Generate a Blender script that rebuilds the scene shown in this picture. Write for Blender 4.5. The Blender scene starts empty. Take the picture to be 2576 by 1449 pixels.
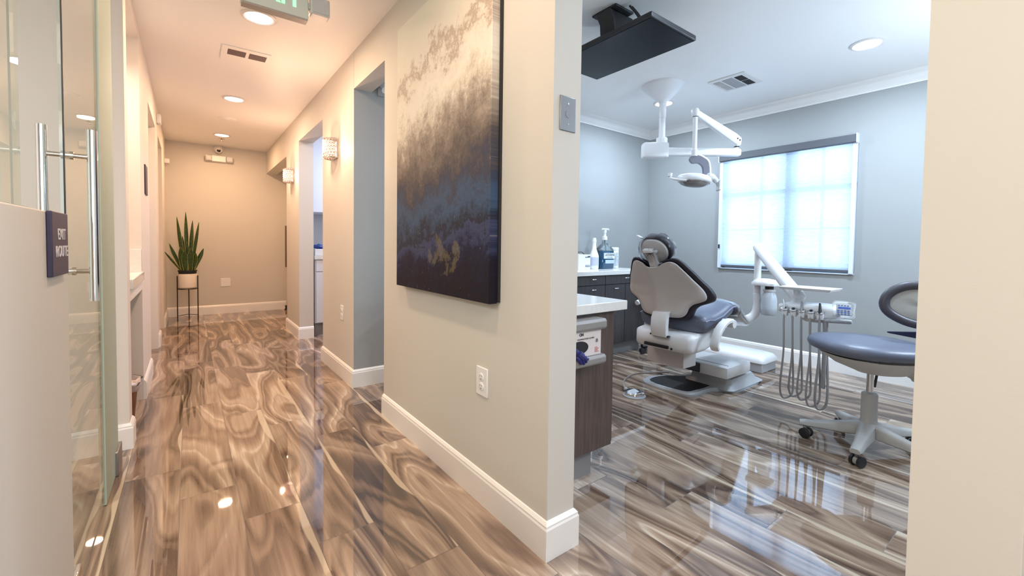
import bpy, bmesh, math, random
from mathutils import Vector, Matrix, Euler
random.seed(7)
sc = bpy.context.scene
C = bpy.context.collection
PI = math.pi

# ------------------------------------------------------------------ helpers
def V(*a): return Vector(a)

class MB:
    def __init__(s): s.bm = bmesh.new()
    def box(s, x0, x1, y0, y1, z0, z1, bev=0.0, M=None):
        vs = [s.bm.verts.new((x, y, z)) for x in (x0, x1) for y in (y0, y1) for z in (z0, z1)]
        fs = [(0,1,3,2),(4,6,7,5),(0,4,5,1),(2,3,7,6),(0,2,6,4),(1,5,7,3)]
        faces = [s.bm.faces.new([vs[i] for i in f]) for f in fs]
        if bev > 0:
            es = set(e for f in faces for e in f.edges)
            r = bmesh.ops.bevel(s.bm, geom=list(es), offset=bev, segments=2, affect='EDGES', profile=0.6)
            if M is not None:
                done = set(v for f in r['faces'] for v in f.verts)
                allv = set(done)
                for f in faces:
                    if f.is_valid:
                        allv |= set(f.verts)
                bmesh.ops.transform(s.bm, matrix=M, verts=list(allv))
        elif M is not None:
            bmesh.ops.transform(s.bm, matrix=M, verts=vs)
        return s
    def loft(s, rings, cap=True, closed=True):
        vr = [[s.bm.verts.new(p) for p in r] for r in rings]
        n = len(vr[0])
        for a, b in zip(vr[:-1], vr[1:]):
            for i in range(n if closed else n - 1):
                j = (i + 1) % n
                s.bm.faces.new((a[i], a[j], b[j], b[i]))
        if cap and closed:
            s.bm.faces.new(vr[0][::-1]); s.bm.faces.new(vr[-1])
        return s
    def tube(s, pts, r, seg=10, cap=True):
        pts = [Vector(p) for p in pts]
        rs = r if isinstance(r, (list, tuple)) else [r] * len(pts)
        rings = []; up = None
        for i, p in enumerate(pts):
            d = (pts[min(i+1, len(pts)-1)] - pts[max(i-1, 0)])
            if d.length < 1e-9: d = V(0, 0, 1)
            d.normalize()
            if up is None:
                up = V(0, 0, 1) if abs(d.z) < .9 else V(1, 0, 0)
            a = d.cross(up)
            if a.length < 1e-4: a = d.cross(V(0.3, 1, 0.2))
            a.normalize(); b = a.cross(d).normalized(); up = b
            rings.append([p + (a * math.cos(t) + b * math.sin(t)) * rs[i] for t in [2*PI*k/seg for k in range(seg)]])
        return s.loft(rings, cap)
    def cyl(s, p0, p1, r0, r1=None, seg=20):
        return s.tube([p0, p1], [r0, r0 if r1 is None else r1], seg)
    def lathe(s, prof, c=(0, 0, 0), seg=28, M=None, sx=1, sy=1):
        rings = []
        for r, z in prof:
            rings.append([V(c[0] + sx*r*math.cos(2*PI*k/seg), c[1] + sy*r*math.sin(2*PI*k/seg), c[2] + z) for k in range(seg)])
        if M is not None: rings = [[M @ p for p in r] for r in rings]
        return s.loft(rings, True)
    def prism(s, poly, f, d):
        """poly: 2D pts, f maps (a,b)->Vector, d: extrusion Vector"""
        d = Vector(d)
        return s.loft([[f(a, b) for a, b in poly], [f(a, b) + d for a, b in poly]])
    def build(s, name, mat, parent=None, smooth=False, bevel=0, bevseg=2, sub=0, angle=35):
        bmesh.ops.recalc_face_normals(s.bm, faces=s.bm.faces)
        me = bpy.data.meshes.new(name)
        s.bm.to_mesh(me); s.bm.free()
        return link(name, me, mat, parent, smooth, bevel, bevseg, sub, angle)

def world(o):
    m = Matrix.Identity(4); ch = []
    while o is not None: ch.append(o); o = o.parent
    for q in reversed(ch): m = m @ (Matrix.Translation(q.location) @ q.rotation_euler.to_matrix().to_4x4())
    return m

def link(name, me, mat, parent=None, smooth=False, bevel=0, bevseg=2, sub=0, angle=35):
    o = bpy.data.objects.new(name, me); C.objects.link(o)
    if mat is not None: me.materials.append(mat)
    if parent is not None:
        o.parent = parent
        if not parent.get('_local'):
            r = parent
            me.transform(world(parent).inverted())
    if smooth or sub:
        for p in me.polygons: p.use_smooth = True
        if smooth and not sub:
            try: me.set_sharp_from_angle(angle=math.radians(angle))
            except Exception: pass
    if bevel:
        m = o.modifiers.new('b', 'BEVEL'); m.width = bevel; m.segments = bevseg; m.limit_method = 'ANGLE'; m.angle_limit = math.radians(35)
        if bevseg > 1:
            for p in me.polygons: p.use_smooth = True
            try: me.set_sharp_from_angle(angle=math.radians(angle))
            except Exception: pass
    if sub:
        m = o.modifiers.new('s', 'SUBSURF'); m.levels = sub; m.render_levels = sub
    return o

def tag(o, label=None, cat=None, group=None, kind=None):
    if label: o['label'] = label
    if cat: o['category'] = cat
    if group: o['group'] = group
    if kind: o['kind'] = kind
    return o
def thing(name, label, cat, loc=(0, 0, 0), rz=0, group=None):
    o = bpy.data.objects.new(name, None); C.objects.link(o)
    o.location = loc; o.rotation_euler = (0, 0, rz); o.empty_display_size = .1
    return tag(o, label, cat, group)
def struct(o, label=None):
    o['kind'] = 'structure'
    if label: o['label'] = label
    return o

def text_mesh(s, size, extrude, fx, center=True, bold=0.0):
    """fx: 4x4 matrix mapping text plane (x right, y up, z out) to world"""
    cu = bpy.data.curves.new('t', 'FONT'); cu.body = s; cu.size = size; cu.extrude = extrude; cu.offset = bold
    if center: cu.align_x = 'CENTER'; cu.align_y = 'CENTER'
    o = bpy.data.objects.new('t', cu); C.objects.link(o)
    dg = bpy.context.evaluated_depsgraph_get()
    me = bpy.data.meshes.new_from_object(o.evaluated_get(dg))
    bpy.data.objects.remove(o); bpy.data.curves.remove(cu)
    me.transform(fx)
    return me
def frame(origin, right, up):
    r = Vector(right).normalized(); u = Vector(up).normalized(); n = r.cross(u)
    m = Matrix((r, u, n)).transposed().to_4x4(); m.translation = Vector(origin)
    return m

def smoothpoly(pts, n=4, closed=True):
    """Catmull-Rom"""
    out = []; N = len(pts)
    rng = range(N) if closed else range(N - 1)
    for i in rng:
        p = [Vector(pts[(i + k) % N] if closed else pts[max(0, min(N-1, i + k))]) for k in (-1, 0, 1, 2)]
        for j in range(n):
            t = j / n
            out.append(.5 * ((2*p[1]) + (-p[0]+p[2])*t + (2*p[0]-5*p[1]+4*p[2]-p[3])*t*t + (-p[0]+3*p[1]-3*p[2]+p[3])*t**3))
    if not closed: out.append(Vector(pts[-1]))
    return out

# ------------------------------------------------------------------ materials
def newmat(n):
    m = bpy.data.materials.new(n); m.use_nodes = True
    return m, m.node_tree, m.node_tree.nodes['Principled BSDF']
def mat(n, col, rough=.5, metal=0, bump=0, bscale=60, spec=.5, coat=0, trans=0, emit=None, es=0, alpha=1, ior=1.5, var=0, vscale=4, varcol=None, sss=0, vvec=None):
    m, t, b = newmat(n)
    b.inputs['Base Color'].default_value = (*col, 1)
    b.inputs['Roughness'].default_value = rough
    b.inputs['Metallic'].default_value = metal
    b.inputs['Specular IOR Level'].default_value = spec
    b.inputs['Coat Weight'].default_value = coat
    b.inputs['Transmission Weight'].default_value = trans
    b.inputs['IOR'].default_value = ior
    b.inputs['Alpha'].default_value = alpha
    if emit: b.inputs['Emission Color'].default_value = (*emit, 1); b.inputs['Emission Strength'].default_value = es
    N = t.nodes; L = t.links
    if bump or var:
        tc = N.new('ShaderNodeTexCoord')
        src = tc.outputs['Object']
        if vvec:
            mp = N.new('ShaderNodeMapping'); mp.inputs['Scale'].default_value = vvec; L.new(src, mp.inputs[0]); src = mp.outputs[0]
    if bump:
        no = N.new('ShaderNodeTexNoise'); no.inputs['Scale'].default_value = bscale; no.inputs['Detail'].default_value = 3
        L.new(src, no.inputs['Vector'])
        bu = N.new('ShaderNodeBump'); bu.inputs['Strength'].default_value = bump; bu.inputs['Distance'].default_value = .003
        L.new(no.outputs['Fac'], bu.inputs['Height']); L.new(bu.outputs[0], b.inputs['Normal'])
    if var:
        n2 = N.new('ShaderNodeTexNoise'); n2.inputs['Scale'].default_value = vscale; n2.inputs['Detail'].default_value = 4
        L.new(src, n2.inputs['Vector'])
        mx = N.new('ShaderNodeMix'); mx.data_type = 'RGBA'
        c2 = varcol or tuple(c * (1 - var) for c in col)
        mx.inputs[6].default_value = (*col, 1); mx.inputs[7].default_value = (*c2, 1)
        cr = N.new('ShaderNodeValToRGB'); cr.color_ramp.elements[0].position = .35; cr.color_ramp.elements[1].position = .65
        L.new(n2.outputs['Fac'], cr.inputs[0]); L.new(cr.outputs[0], mx.inputs[0]); L.new(mx.outputs[2], b.inputs['Base Color'])
    return m

PAINT = mat('wall_paint', (.60, .575, .53), .65, bump=.04, bscale=260)
SHADED_PAINT = mat('room_paint_shaded', (.32, .33, .33), .6, bump=.06, bscale=260)  # wall paint darkened and greyed: the room's dimmer, cooler light in the colour
LPAINT = mat('wall_paint_light', (.70, .655, .61), .6, bump=.04, bscale=260)
CEIL = mat('ceiling_paint', (.88, .87, .86), .45, bump=.1, bscale=200)
TRIM = mat('trim_white', (.82, .81, .80), .3)
WHITE = mat('white_plastic', (.78, .78, .78), .35)
WPOW = mat('dental_white', (.74, .745, .76), .32)
BEIGEP = mat('dental_beige', (.58, .55, .54), .45)
GREYP = mat('dental_grey', (.42, .44, .47), .4)
DARKP = mat('dark_plastic', (.015, .015, .018), .45)
CHROME = mat('chrome', (.85, .86, .88), .08, 1)
STEEL = mat('brushed_steel', (.30, .30, .31), .42, .8, bump=.1, bscale=90, vvec=None)
NICKEL = mat('nickel', (.62, .58, .52), .2, 1)
VINYL = mat('slate_vinyl', (.12, .135, .19), .38, bump=.15, bscale=300)
VINYLD = mat('dark_vinyl', (.016, .013, .022), .45, bump=.15, bscale=300)
BLACK = mat('black_metal', (.012, .011, .011), .4, .3)
QUARTZ = mat('white_quartz', (.78, .77, .75), .15, var=.06, vscale=60)
CABM = mat('dark_laminate', (.060, .052, .055), .4, var=.35, vscale=7, vvec=(9, 9, .7), bump=.05, bscale=30)
CABN = mat('brown_laminate', (.105, .072, .062), .4, var=.35, vscale=7, vvec=(9, 9, .7), bump=.05, bscale=30)
TOEK = mat('toe_kick_grey', (.22, .22, .23), .35)
CABW = mat('white_laminate', (.74, .75, .80), .3)
SCREEN = mat('screen_glass', (.006, .009, .014), .16, spec=.22)
PLANT1 = mat('snake_leaf', (.008, .028, .007), .4, var=.6, vscale=30, varcol=(.04, .085, .018), vvec=(1, 1, 4))
PLANTE = mat('leaf_edge', (.42, .38, .06), .45)
POTW = mat('white_ceramic', (.74, .68, .62), .5)
SOIL = mat('nursery_pot_black', (.01, .01, .01), .6, bump=.5, bscale=60)
NAVY = mat('sign_navy', (.030, .022, .060), .45)
SIGNT = mat('sign_letter', (.62, .60, .62), .4)
BRONZE = mat('bronze_metal', (.20, .14, .09), .4, .8)
TRASHW = mat('bin_wood', (.16, .045, .015), .45, var=.4, vscale=14)
BAGP = mat('bag_plastic', (.75, .66, .66), .3, trans=.35, bump=.8, bscale=30)
BLUEL = mat('blue_liquid', (.0, .045, .10), .08, coat=.5)
LABEL = mat('label_paper', (.72, .76, .80), .5)
CARD = mat('card_white', (.72, .66, .66), .6)
INK = mat('ink_black', (.02, .02, .025), .5)
INKB = mat('ink_blue', (.08, .16, .5), .4)
INKR = mat('ink_red', (.5, .12, .08), .5)
NITR = mat('blue_nitrile', (.012, .012, .12), .45, bump=.5, bscale=50)
CLEAR = mat('clear_film', (.95, .96, .98), .06, trans=1, ior=1.25, alpha=.35, bump=1, bscale=22)
BOTTLE = mat('clear_bottle', (.75, .88, .92), .05, trans=.85, ior=1.2)
HOSE = mat('grey_hose', (.33, .32, .33), .4)
CABLE = mat('grey_cable', (.30, .27, .26), .45)
WBOT = mat('water_bottle', (.52, .58, .64), .35)
SHD = mat('shade_fabric_grey', (.09, .095, .11), .6)
RUBBER = mat('rubber', (.012, .012, .014), .5)
STOOLW = mat('stool_white', (.50, .49, .46), .42)
STOOLB = mat('stool_base', (.40, .39, .38), .38)
VENTM = mat('vent_white', (.72, .70, .68), .4)
VENTP = mat('vent_grille', (.34, .33, .33), .5)
DARKV = mat('vent_dark', (.06, .05, .055), .6)
LENS = mat('prismatic_lens', (.72, .73, .75), .12, trans=.2, bump=1, bscale=120)

def emis(n, col, s):
    m, t, b = newmat(n)
    b.inputs['Base Color'].default_value = (.8, .8, .8, 1)
    b.inputs['Emission Color'].default_value = (*col, 1); b.inputs['Emission Strength'].default_value = s
    return m
LEDW = emis('led_warm', (1, .90, .82), 14)
LEDC = emis('led_cool', (.92, .96, 1), 14)
GREEN = emis('exit_green', (.10, 1, .38), .95)
BULB = emis('sconce_bulb', (1, .50, .36), 3.2)

def glass_mat(n, tint=(.90, .96, .93), ior=1.5, refl=1.0, rough=0):
    m = bpy.data.materials.new(n); m.use_nodes = True; t = m.node_tree; t.nodes.clear(); N = t.nodes; L = t.links
    out = N.new('ShaderNodeOutputMaterial')
    tr = N.new('ShaderNodeBsdfTransparent'); tr.inputs[0].default_value = (*tint, 1)
    gl = N.new('ShaderNodeBsdfGlossy'); gl.inputs['Roughness'].default_value = rough; gl.inputs[0].default_value = (1, 1, 1, 1)
    fr = N.new('ShaderNodeFresnel'); fr.inputs[0].default_value = ior
    mx = N.new('ShaderNodeMixShader')
    ge = N.new('ShaderNodeNewGeometry'); iv = N.new('ShaderNodeMath'); iv.operation = 'SUBTRACT'; iv.inputs[0].default_value = 1; L.new(ge.outputs['Backfacing'], iv.inputs[1])
    mu = N.new('ShaderNodeMath'); mu.operation = 'MULTIPLY'; L.new(fr.outputs[0], mu.inputs[0]); L.new(iv.outputs[0], mu.inputs[1])
    L.new(mu.outputs[0], mx.inputs[0]); L.new(tr.outputs[0], mx.inputs[1]); L.new(gl.outputs[0], mx.inputs[2]); L.new(mx.outputs[0], out.inputs[0])
    return m
GLASS = glass_mat('door_glass', (.93, .975, .95), 1.5)
WGLASS = glass_mat('window_glass', (.95, .98, 1), 1.3)

def frosted_mat():
    m, t, b = newmat('frosted_glass')
    b.inputs['Base Color'].default_value = (.52, .62, .55, 1); b.inputs['Roughness'].default_value = .6; b.inputs['Specular IOR Level'].default_value = .15
    b.inputs['Transmission Weight'].default_value = .2; b.inputs['IOR'].default_value = 1.45
    return m
FROST = frosted_mat()

def crystal_mat():
    m = bpy.data.materials.new('crystal'); m.use_nodes = True; t = m.node_tree; N = t.nodes; L = t.links
    b = N['Principled BSDF']
    b.inputs['Base Color'].default_value = (1, .9, .86, 1); b.inputs['Roughness'].default_value = .03
    b.inputs['Transmission Weight'].default_value = .85; b.inputs['IOR'].default_value = 1.5
    return m
CRYST = crystal_mat()

def floor_mat():
    m, t, b = newmat('wood_look_tile'); N = t.nodes; L = t.links
    def math_(op, a, bb=None, cc=None):
        n = N.new('ShaderNodeMath'); n.operation = op
        for i, v in enumerate((a, bb, cc)):
            if v is None: continue
            if isinstance(v, (int, float)): n.inputs[i].default_value = v
            else: L.new(v, n.inputs[i])
        return n.outputs[0]
    geo = N.new('ShaderNodeNewGeometry'); sp = N.new('ShaderNodeSeparateXYZ'); L.new(geo.outputs['Position'], sp.inputs[0])
    x, y = sp.outputs[0], sp.outputs[1]
    xr = math_('DIVIDE', math_('ADD', x, .04), .197)
    r = math_('FLOOR', xr); fx = math_('FRACT', xr)
    yr = math_('DIVIDE', math_('ADD', math_('SUBTRACT', y, 2.18), math_('MULTIPLY', r, .3)), 1.2)
    k = math_('FLOOR', yr); fy = math_('FRACT', yr)
    cid = N.new('ShaderNodeCombineXYZ'); L.new(r, cid.inputs[0]); L.new(k, cid.inputs[1])
    wn = N.new('ShaderNodeTexWhiteNoise'); wn.noise_dimensions = '3D'; L.new(cid.outputs[0], wn.inputs['Vector'])
    ws = N.new('ShaderNodeSeparateColor'); L.new(wn.outputs['Color'], ws.inputs[0])
    ra, rb, rc = ws.outputs[0], ws.outputs[1], ws.outputs[2]
    # mirrored across the plank at random so that repeats differ
    px = math_('ADD', math_('MULTIPLY', fx, .197), math_('MULTIPLY', ra, 31.0))
    py = math_('ADD', math_('MULTIPLY', fy, 1.2), math_('MULTIPLY', rb, 57.0))
    def noise(sx, sy, scale, detail, rough=.5, dist=0, z=None):
        c = N.new('ShaderNodeCombineXYZ'); L.new(math_('MULTIPLY', px, sx), c.inputs[0]); L.new(math_('MULTIPLY', py, sy), c.inputs[1])
        if z is not None: L.new(z, c.inputs[2])
        n = N.new('ShaderNodeTexNoise'); n.inputs['Scale'].default_value = scale; n.inputs['Detail'].default_value = detail
        n.inputs['Roughness'].default_value = rough; n.inputs['Distortion'].default_value = dist
        L.new(c.outputs[0], n.inputs['Vector']); return n.outputs['Fac']
    z = math_('MULTIPLY', rc, 19.0)
    big = noise(3.6, .72, 1.0, 1.0, .45, .45, z)
    fib = noise(60, 2.2, 1.0, 4, .65, .2, z)
    med = noise(15, 1.6, 1.0, 2, .5, .6, z)
    fld = math_('ADD', math_('MULTIPLY', big, 5.0), math_('MULTIPLY', med, .30))
    fld = math_('ADD', fld, math_('MULTIPLY', fx, .5))
    s1 = math_('ADD', math_('MULTIPLY', math_('SINE', math_('MULTIPLY', fld, 6.283)), .5), .5)
    saw = math_('FRACT', math_('MULTIPLY', fld, 2.2))
    sw_ = math_('MINIMUM', math_('MULTIPLY', saw, 1.0), math_('MULTIPLY', math_('SUBTRACT', 1, saw), 5.0))
    # thin dark growth lines
    ln = math_('MINIMUM', math_('MULTIPLY', math_('ABSOLUTE', math_('SUBTRACT', math_('FRACT', math_('MULTIPLY', fld, 1.0)), .5)), 9.0), 1.0)
    tone = math_('ADD', math_('MULTIPLY', s1, .34), math_('MULTIPLY', sw_, .26))
    tone = math_('ADD', tone, math_('MULTIPLY', math_('SUBTRACT', fib, .5), .55))
    tone = math_('ADD', tone, math_('MULTIPLY', math_('SUBTRACT', ln, 1), .30))
    tone = math_('ADD', tone, math_('MULTIPLY', math_('SUBTRACT', rc, .5), .22))
    tone = math_('ADD', math_('MULTIPLY', tone, 1.25), .20)
    cr = N.new('ShaderNodeValToRGB'); L.new(tone, cr.inputs[0]); e = cr.color_ramp.elements
    e[0].position = .03; e[0].color = (.050, .033, .026, 1)
    e[1].position = .97; e[1].color = (.60, .50, .40, 1)
    for p, c in ((.16, (.078, .050, .038, 1)), (.34, (.160, .105, .077, 1)), (.58, (.275, .192, .140, 1)), (.8, (.40, .300, .225, 1))):
        q = e.new(p); q.color = c
    # pale sapwood streak hugging one plank edge
    en = noise(2.0, 2.2, 1.0, 1, .5, 0, z)
    edge = math_('ADD', math_('SUBTRACT', fx, math_('MULTIPLY', math_('LESS_THAN', rb, .62), .5)), math_('MULTIPLY', math_('SUBTRACT', en, .5), .55))
    mr = N.new('ShaderNodeMapRange'); mr.inputs['From Min'].default_value = .93; mr.inputs['From Max'].default_value = .955
    L.new(edge, mr.inputs['Value'])
    mx = N.new('ShaderNodeMix'); mx.data_type = 'RGBA'; L.new(math_('MULTIPLY', mr.outputs[0], .85), mx.inputs[0]); L.new(cr.outputs[0], mx.inputs[6]); mx.inputs[7].default_value = (.60, .50, .38, 1)
    # joints
    jx = math_('LESS_THAN', math_('MINIMUM', fx, math_('SUBTRACT', 1, fx)), .0050)
    jy = math_('LESS_THAN', math_('MINIMUM', fy, math_('SUBTRACT', 1, fy)), .0009)
    j = math_('MAXIMUM', jx, jy)
    m2 = N.new('ShaderNodeMix'); m2.data_type = 'RGBA'; L.new(math_('MULTIPLY', j, .92), m2.inputs[0]); L.new(mx.outputs[2], m2.inputs[6]); m2.inputs[7].default_value = (.035, .026, .022, 1)
    L.new(m2.outputs[2], b.inputs['Base Color'])
    b.inputs['Roughness'].default_value = .07
    b.inputs['IOR'].default_value = 2.25
    L.new(math_('ADD', .022, math_('MULTIPLY', j, .6)), b.inputs['Roughness'])
    bu = N.new('ShaderNodeBump'); bu.inputs['Strength'].default_value = .25; bu.inputs['Distance'].default_value = .001
    wav = N.new('ShaderNodeTexNoise'); wav.inputs['Scale'].default_value = 5; L.new(geo.outputs['Position'], wav.inputs['Vector'])
    L.new(math_('MULTIPLY', wav.outputs['Fac'], .16), bu.inputs['Height']); L.new(bu.outputs[0], b.inputs['Normal'])
    return m
FLOOR = floor_mat()

def paint_mat():
    m, t, b = newmat('abstract_paint'); N = t.nodes; L = t.links
    geo = N.new('ShaderNodeNewGeometry'); sp = N.new('ShaderNodeSeparateXYZ'); L.new(geo.outputs['Position'], sp.inputs[0])
    def math_(op, a, bb=None):
        n = N.new('ShaderNodeMath'); n.operation = op
        for i, v in enumerate((a, bb)):
            if v is None: continue
            if isinstance(v, (int, float)): n.inputs[i].default_value = v
            else: L.new(v, n.inputs[i])
        return n.outputs[0]
    def noise(sy, sz, detail, rough, dist=0, off=0):
        c = N.new('ShaderNodeCombineXYZ'); L.new(math_('MULTIPLY', sp.outputs[1], sy), c.inputs[0]); L.new(math_('MULTIPLY', sp.outputs[2], sz), c.inputs[1]); c.inputs[2].default_value = off
        n = N.new('ShaderNodeTexNoise'); n.inputs['Scale'].default_value = 1; n.inputs['Detail'].default_value = detail; n.inputs['Roughness'].default_value = rough; n.inputs['Distortion'].default_value = dist
        L.new(c.outputs[0], n.inputs['Vector']); return n.outputs['Fac']
    v = math_('DIVIDE', math_('SUBTRACT', sp.outputs[2], .83), 1.37)
    n1 = noise(3.0, 3.4, 7, .66, .5, 3); n2 = noise(9, 6, 8, .72, .3, 9); n3 = noise(45, 30, 3, .7, 0, 1); n4 = noise(42, 42, 4, .8, .4, 5)
    # diagonal sweep: the dark cloud climbs towards the near edge
    diag = math_('MULTIPLY', math_('SUBTRACT', sp.outputs[1], 1.8), .06)
    w = math_('ADD', math_('ADD', v, diag), math_('ADD', math_('MULTIPLY', math_('SUBTRACT', n1, .5), .36), math_('ADD', math_('MULTIPLY', math_('SUBTRACT', n2, .5), .26), math_('MULTIPLY', math_('SUBTRACT', n4, .5), .16))))
    cr = N.new('ShaderNodeValToRGB'); L.new(w, cr.inputs[0]); e = cr.color_ramp.elements
    e[0].position = .02; e[0].color = (.008, .006, .014, 1)
    e[1].position = .98; e[1].color = (.66, .65, .56, 1)
    for p, c in ((.10, (.010, .011, .035, 1)), (.17, (.045, .058, .13, 1)), (.20, (.014, .015, .028, 1)), (.29, (.045, .085, .16, 1)), (.36, (.040, .045, .075, 1)), (.43, (.10, .083, .08, 1)), (.50, (.19, .155, .135, 1)), (.57, (.34, .285, .24, 1)), (.63, (.60, .54, .46, 1)), (.69, (.74, .69, .61, 1)), (.76, (.66, .60, .53, 1)), (.80, (.40, .32, .26, 1)), (.84, (.66, .61, .54, 1)), (.91, (.66, .63, .55, 1))):
        q = e.new(p); q.color = c
    # ochre patch low in the centre and small flecks
    dy = math_('DIVIDE', math_('SUBTRACT', sp.outputs[1], 1.72), .16); dz = math_('DIVIDE', math_('SUBTRACT', sp.outputs[2], 1.02), .10)
    d = math_('ADD', math_('MULTIPLY', dy, dy), math_('MULTIPLY', dz, dz))
    msk = math_('MULTIPLY', math_('GREATER_THAN', math_('SUBTRACT', n2, math_('MULTIPLY', d, .13)), .47), .38)
    mx = N.new('ShaderNodeMix'); mx.data_type = 'RGBA'; L.new(msk, mx.inputs[0]); L.new(cr.outputs[0], mx.inputs[6]); mx.inputs[7].default_value = (.20, .16, .06, 1)
    fl = math_('MULTIPLY', math_('GREATER_THAN', n3, .68), .22)
    mx2 = N.new('ShaderNodeMix'); mx2.data_type = 'RGBA'; L.new(fl, mx2.inputs[0]); L.new(mx.outputs[2], mx2.inputs[6]); mx2.inputs[7].default_value = (.45, .40, .36, 1)
    L.new(mx2.outputs[2], b.inputs['Base Color'])
    b.inputs['Roughness'].default_value = .6; b.inputs['Specular IOR Level'].default_value = .22
    bu = N.new('ShaderNodeBump'); bu.inputs['Strength'].default_value = .6; bu.inputs['Distance'].default_value = .004
    L.new(n2, bu.inputs['Height']); L.new(bu.outputs[0], b.inputs['Normal'])
    return m
ART = paint_mat()

def shade_mat():
    m = bpy.data.materials.new('roller_fabric'); m.use_nodes = True; t = m.node_tree; t.nodes.clear(); N = t.nodes; L = t.links
    out = N.new('ShaderNodeOutputMaterial')
    tl = N.new('ShaderNodeBsdfTranslucent'); tl.inputs[0].default_value = (.72, .80, .90, 1)
    df = N.new('ShaderNodeBsdfDiffuse'); df.inputs[0].default_value = (.6, .66, .74, 1)
    tr = N.new('ShaderNodeBsdfTransparent')
    geo = N.new('ShaderNodeNewGeometry'); mp = N.new('ShaderNodeMapping'); mp.inputs['Scale'].default_value = (1, 22, 160); L.new(geo.outputs['Position'], mp.inputs[0])
    no = N.new('ShaderNodeTexNoise'); no.inputs['Scale'].default_value = 1; no.inputs['Detail'].default_value = 2; L.new(mp.outputs[0], no.inputs['Vector'])
    mr = N.new('ShaderNodeMapRange'); mr.inputs['From Min'].default_value = .3; mr.inputs['From Max'].default_value = .7; mr.inputs['To Min'].default_value = .20; mr.inputs['To Max'].default_value = .40
    L.new(no.outputs['Fac'], mr.inputs['Value'])
    m1 = N.new('ShaderNodeMixShader'); m1.inputs[0].default_value = .3; L.new(tl.outputs[0], m1.inputs[1]); L.new(df.outputs[0], m1.inputs[2])
    m2 = N.new('ShaderNodeMixShader'); L.new(mr.outputs[0], m2.inputs[0]); L.new(m1.outputs[0], m2.inputs[1]); L.new(tr.outputs[0], m2.inputs[2])
    L.new(m2.outputs[0], out.inputs[0])
    return m
SHADE = shade_mat()

# ------------------------------------------------------------------ the setting
H = 2.43
WX = .955; WR = 1.08          # hall face and room face of the wall between hall and treatment room
XW = 4.455                    # window wall
YB = 3.175                    # back wall of the treatment room
YE = 7.55                     # end wall of the hall
LX = -.25                     # left wall of the hall
def sbox(name, *a, m=PAINT, label=None, bev=0):
    return struct(MB().box(*a).build(name, m, bevel=bev), label)
sbox('floor', -3.2, 4.9, -2.6, 8.2, -.05, 0, m=FLOOR, label='glossy wood-look tile floor')
sbox('ceiling', -3.2, 4.9, -2.6, 8.2, H, H + .05, m=CEIL, label='smooth white ceiling')
# wall between hall and treatment room: near pier, doorway, pier, doorway, pier, all in one outline
m = MB()
m.box(WX, WR, 1.052, 2.568, 0, H)
m.box(WX, WR, 2.568, YB, 2.165, H)
m.build('wall_center', PAINT); struct(bpy.data.objects['wall_center'], 'grey-beige wall between hall and treatment room, carrying the painting')
m = MB()
m.box(WX, 1.10, YB + .005, 4.077, 0, H); m.box(1.10, 4.9, 3.957, 4.077, 0, H)
m.box(WX, 1.10, 4.077, 5.108, 2.15, H)
m.box(WX, 1.10, 5.108, 5.847, 0, H)
m.box(WX, 1.10, 5.847, YE, 2.10, H)
struct(m.build('wall_center_far', PAINT), 'grey-beige hall wall with two doorways and crystal sconces')
sbox('wall_room_back', WX + .0005, 4.9, YB, YB + .12, 0, H, m=SHADED_PAINT, label='grey back wall of the treatment room')
sbox('wall_end', -.5, 4.9, YE, YE + .1, 0, H, label='beige wall at the end of the hall')
sbox('wall_window_low', XW, XW + .12, -1.2, YB, 0, .852, m=SHADED_PAINT, label='grey wall below the window')
m = MB(); m.box(XW, XW + .12, -1.2, YB, 2.018, H); m.box(XW, XW + .12, -1.2, 1.137, .852, 2.018); m.box(XW, XW + .12, 2.292, YB, .852, 2.018)
struct(m.build('wall_window', SHADED_PAINT), 'grey wall around the window')
m = MB(); m.box(WX, WR, .036, .158, 0, H); m.box(WX + .03, WR, -1.2, .036, 0, H)
struct(m.build('wall_right', PAINT), 'cream wall end at the right edge of the view')
sbox('wall_right_back', WR, XW + .12, -1.3, -1.2, 0, H, m=SHADED_PAINT)
# room 2 and side walls seen through the doorways
sbox('wall_lab_side', 3.0, 3.1, 4.077, YE, 0, H)
sbox('wall_lab_back', 1.10, 3.0, 5.80, 5.9, 0, H, m=mat('lab_paint', (.55, .56, .60), .6))
sbox('wall_alcove', 1.30, 1.40, 5.9, YE, 0, H)
# left side of the hall
m = MB()
m.box(-.33, LX, 2.88, 3.0, 0, H)
m.box(-.9, -.33, 2.88, 2.94, 0, H)
m.box(-.33, LX, 3.0, 3.72, 2.365, H)
m.box(-.9, LX, 3.72, 4.46, 0, H)
m.box(-.40, LX, 4.46, 5.40, 2.15, H)
m.box(-.40, LX, 5.40, 5.80, 0, H)
m.box(-.40, LX, 5.80, 6.60, 2.15, H)
m.box(-.40, LX, 6.60, YE, 0, H)
m.box(-1.0, -.9, 2.88, 4.46, 0, H)
m.box(-.33, LX, 3.0, 3.72, .735, .80)
struct(m.build('wall_left', LPAINT), 'pinkish-cream left wall of the hall with reception opening and doors')
sbox('wall_lobby', -3.2, -.9, 2.88, 2.94, 0, H, m=LPAINT)
sbox('wall_lobby_left', -3.3, -3.2, -2.6, 2.94, 0, H, m=LPAINT)
m = MB(); m.box(-3.2, -1.4, -2.7, -2.6, 0, H); m.box(.6, 1.0, -2.7, -2.6, 0, H); m.box(-1.4, .6, -2.7, -2.6, 0, .5); m.box(-1.4, .6, -2.7, -2.6, 2.2, H); m.box(.955,1.08,-2.7,-1.2,0,H)
struct(m.build('wall_back', PAINT))
sbox('wall_pony', -.41, LX, -1.6, 1.57, 0, 1.122, m=PAINT, label='waist-high beige half wall carrying the exit route sign', bev=.004)

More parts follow.
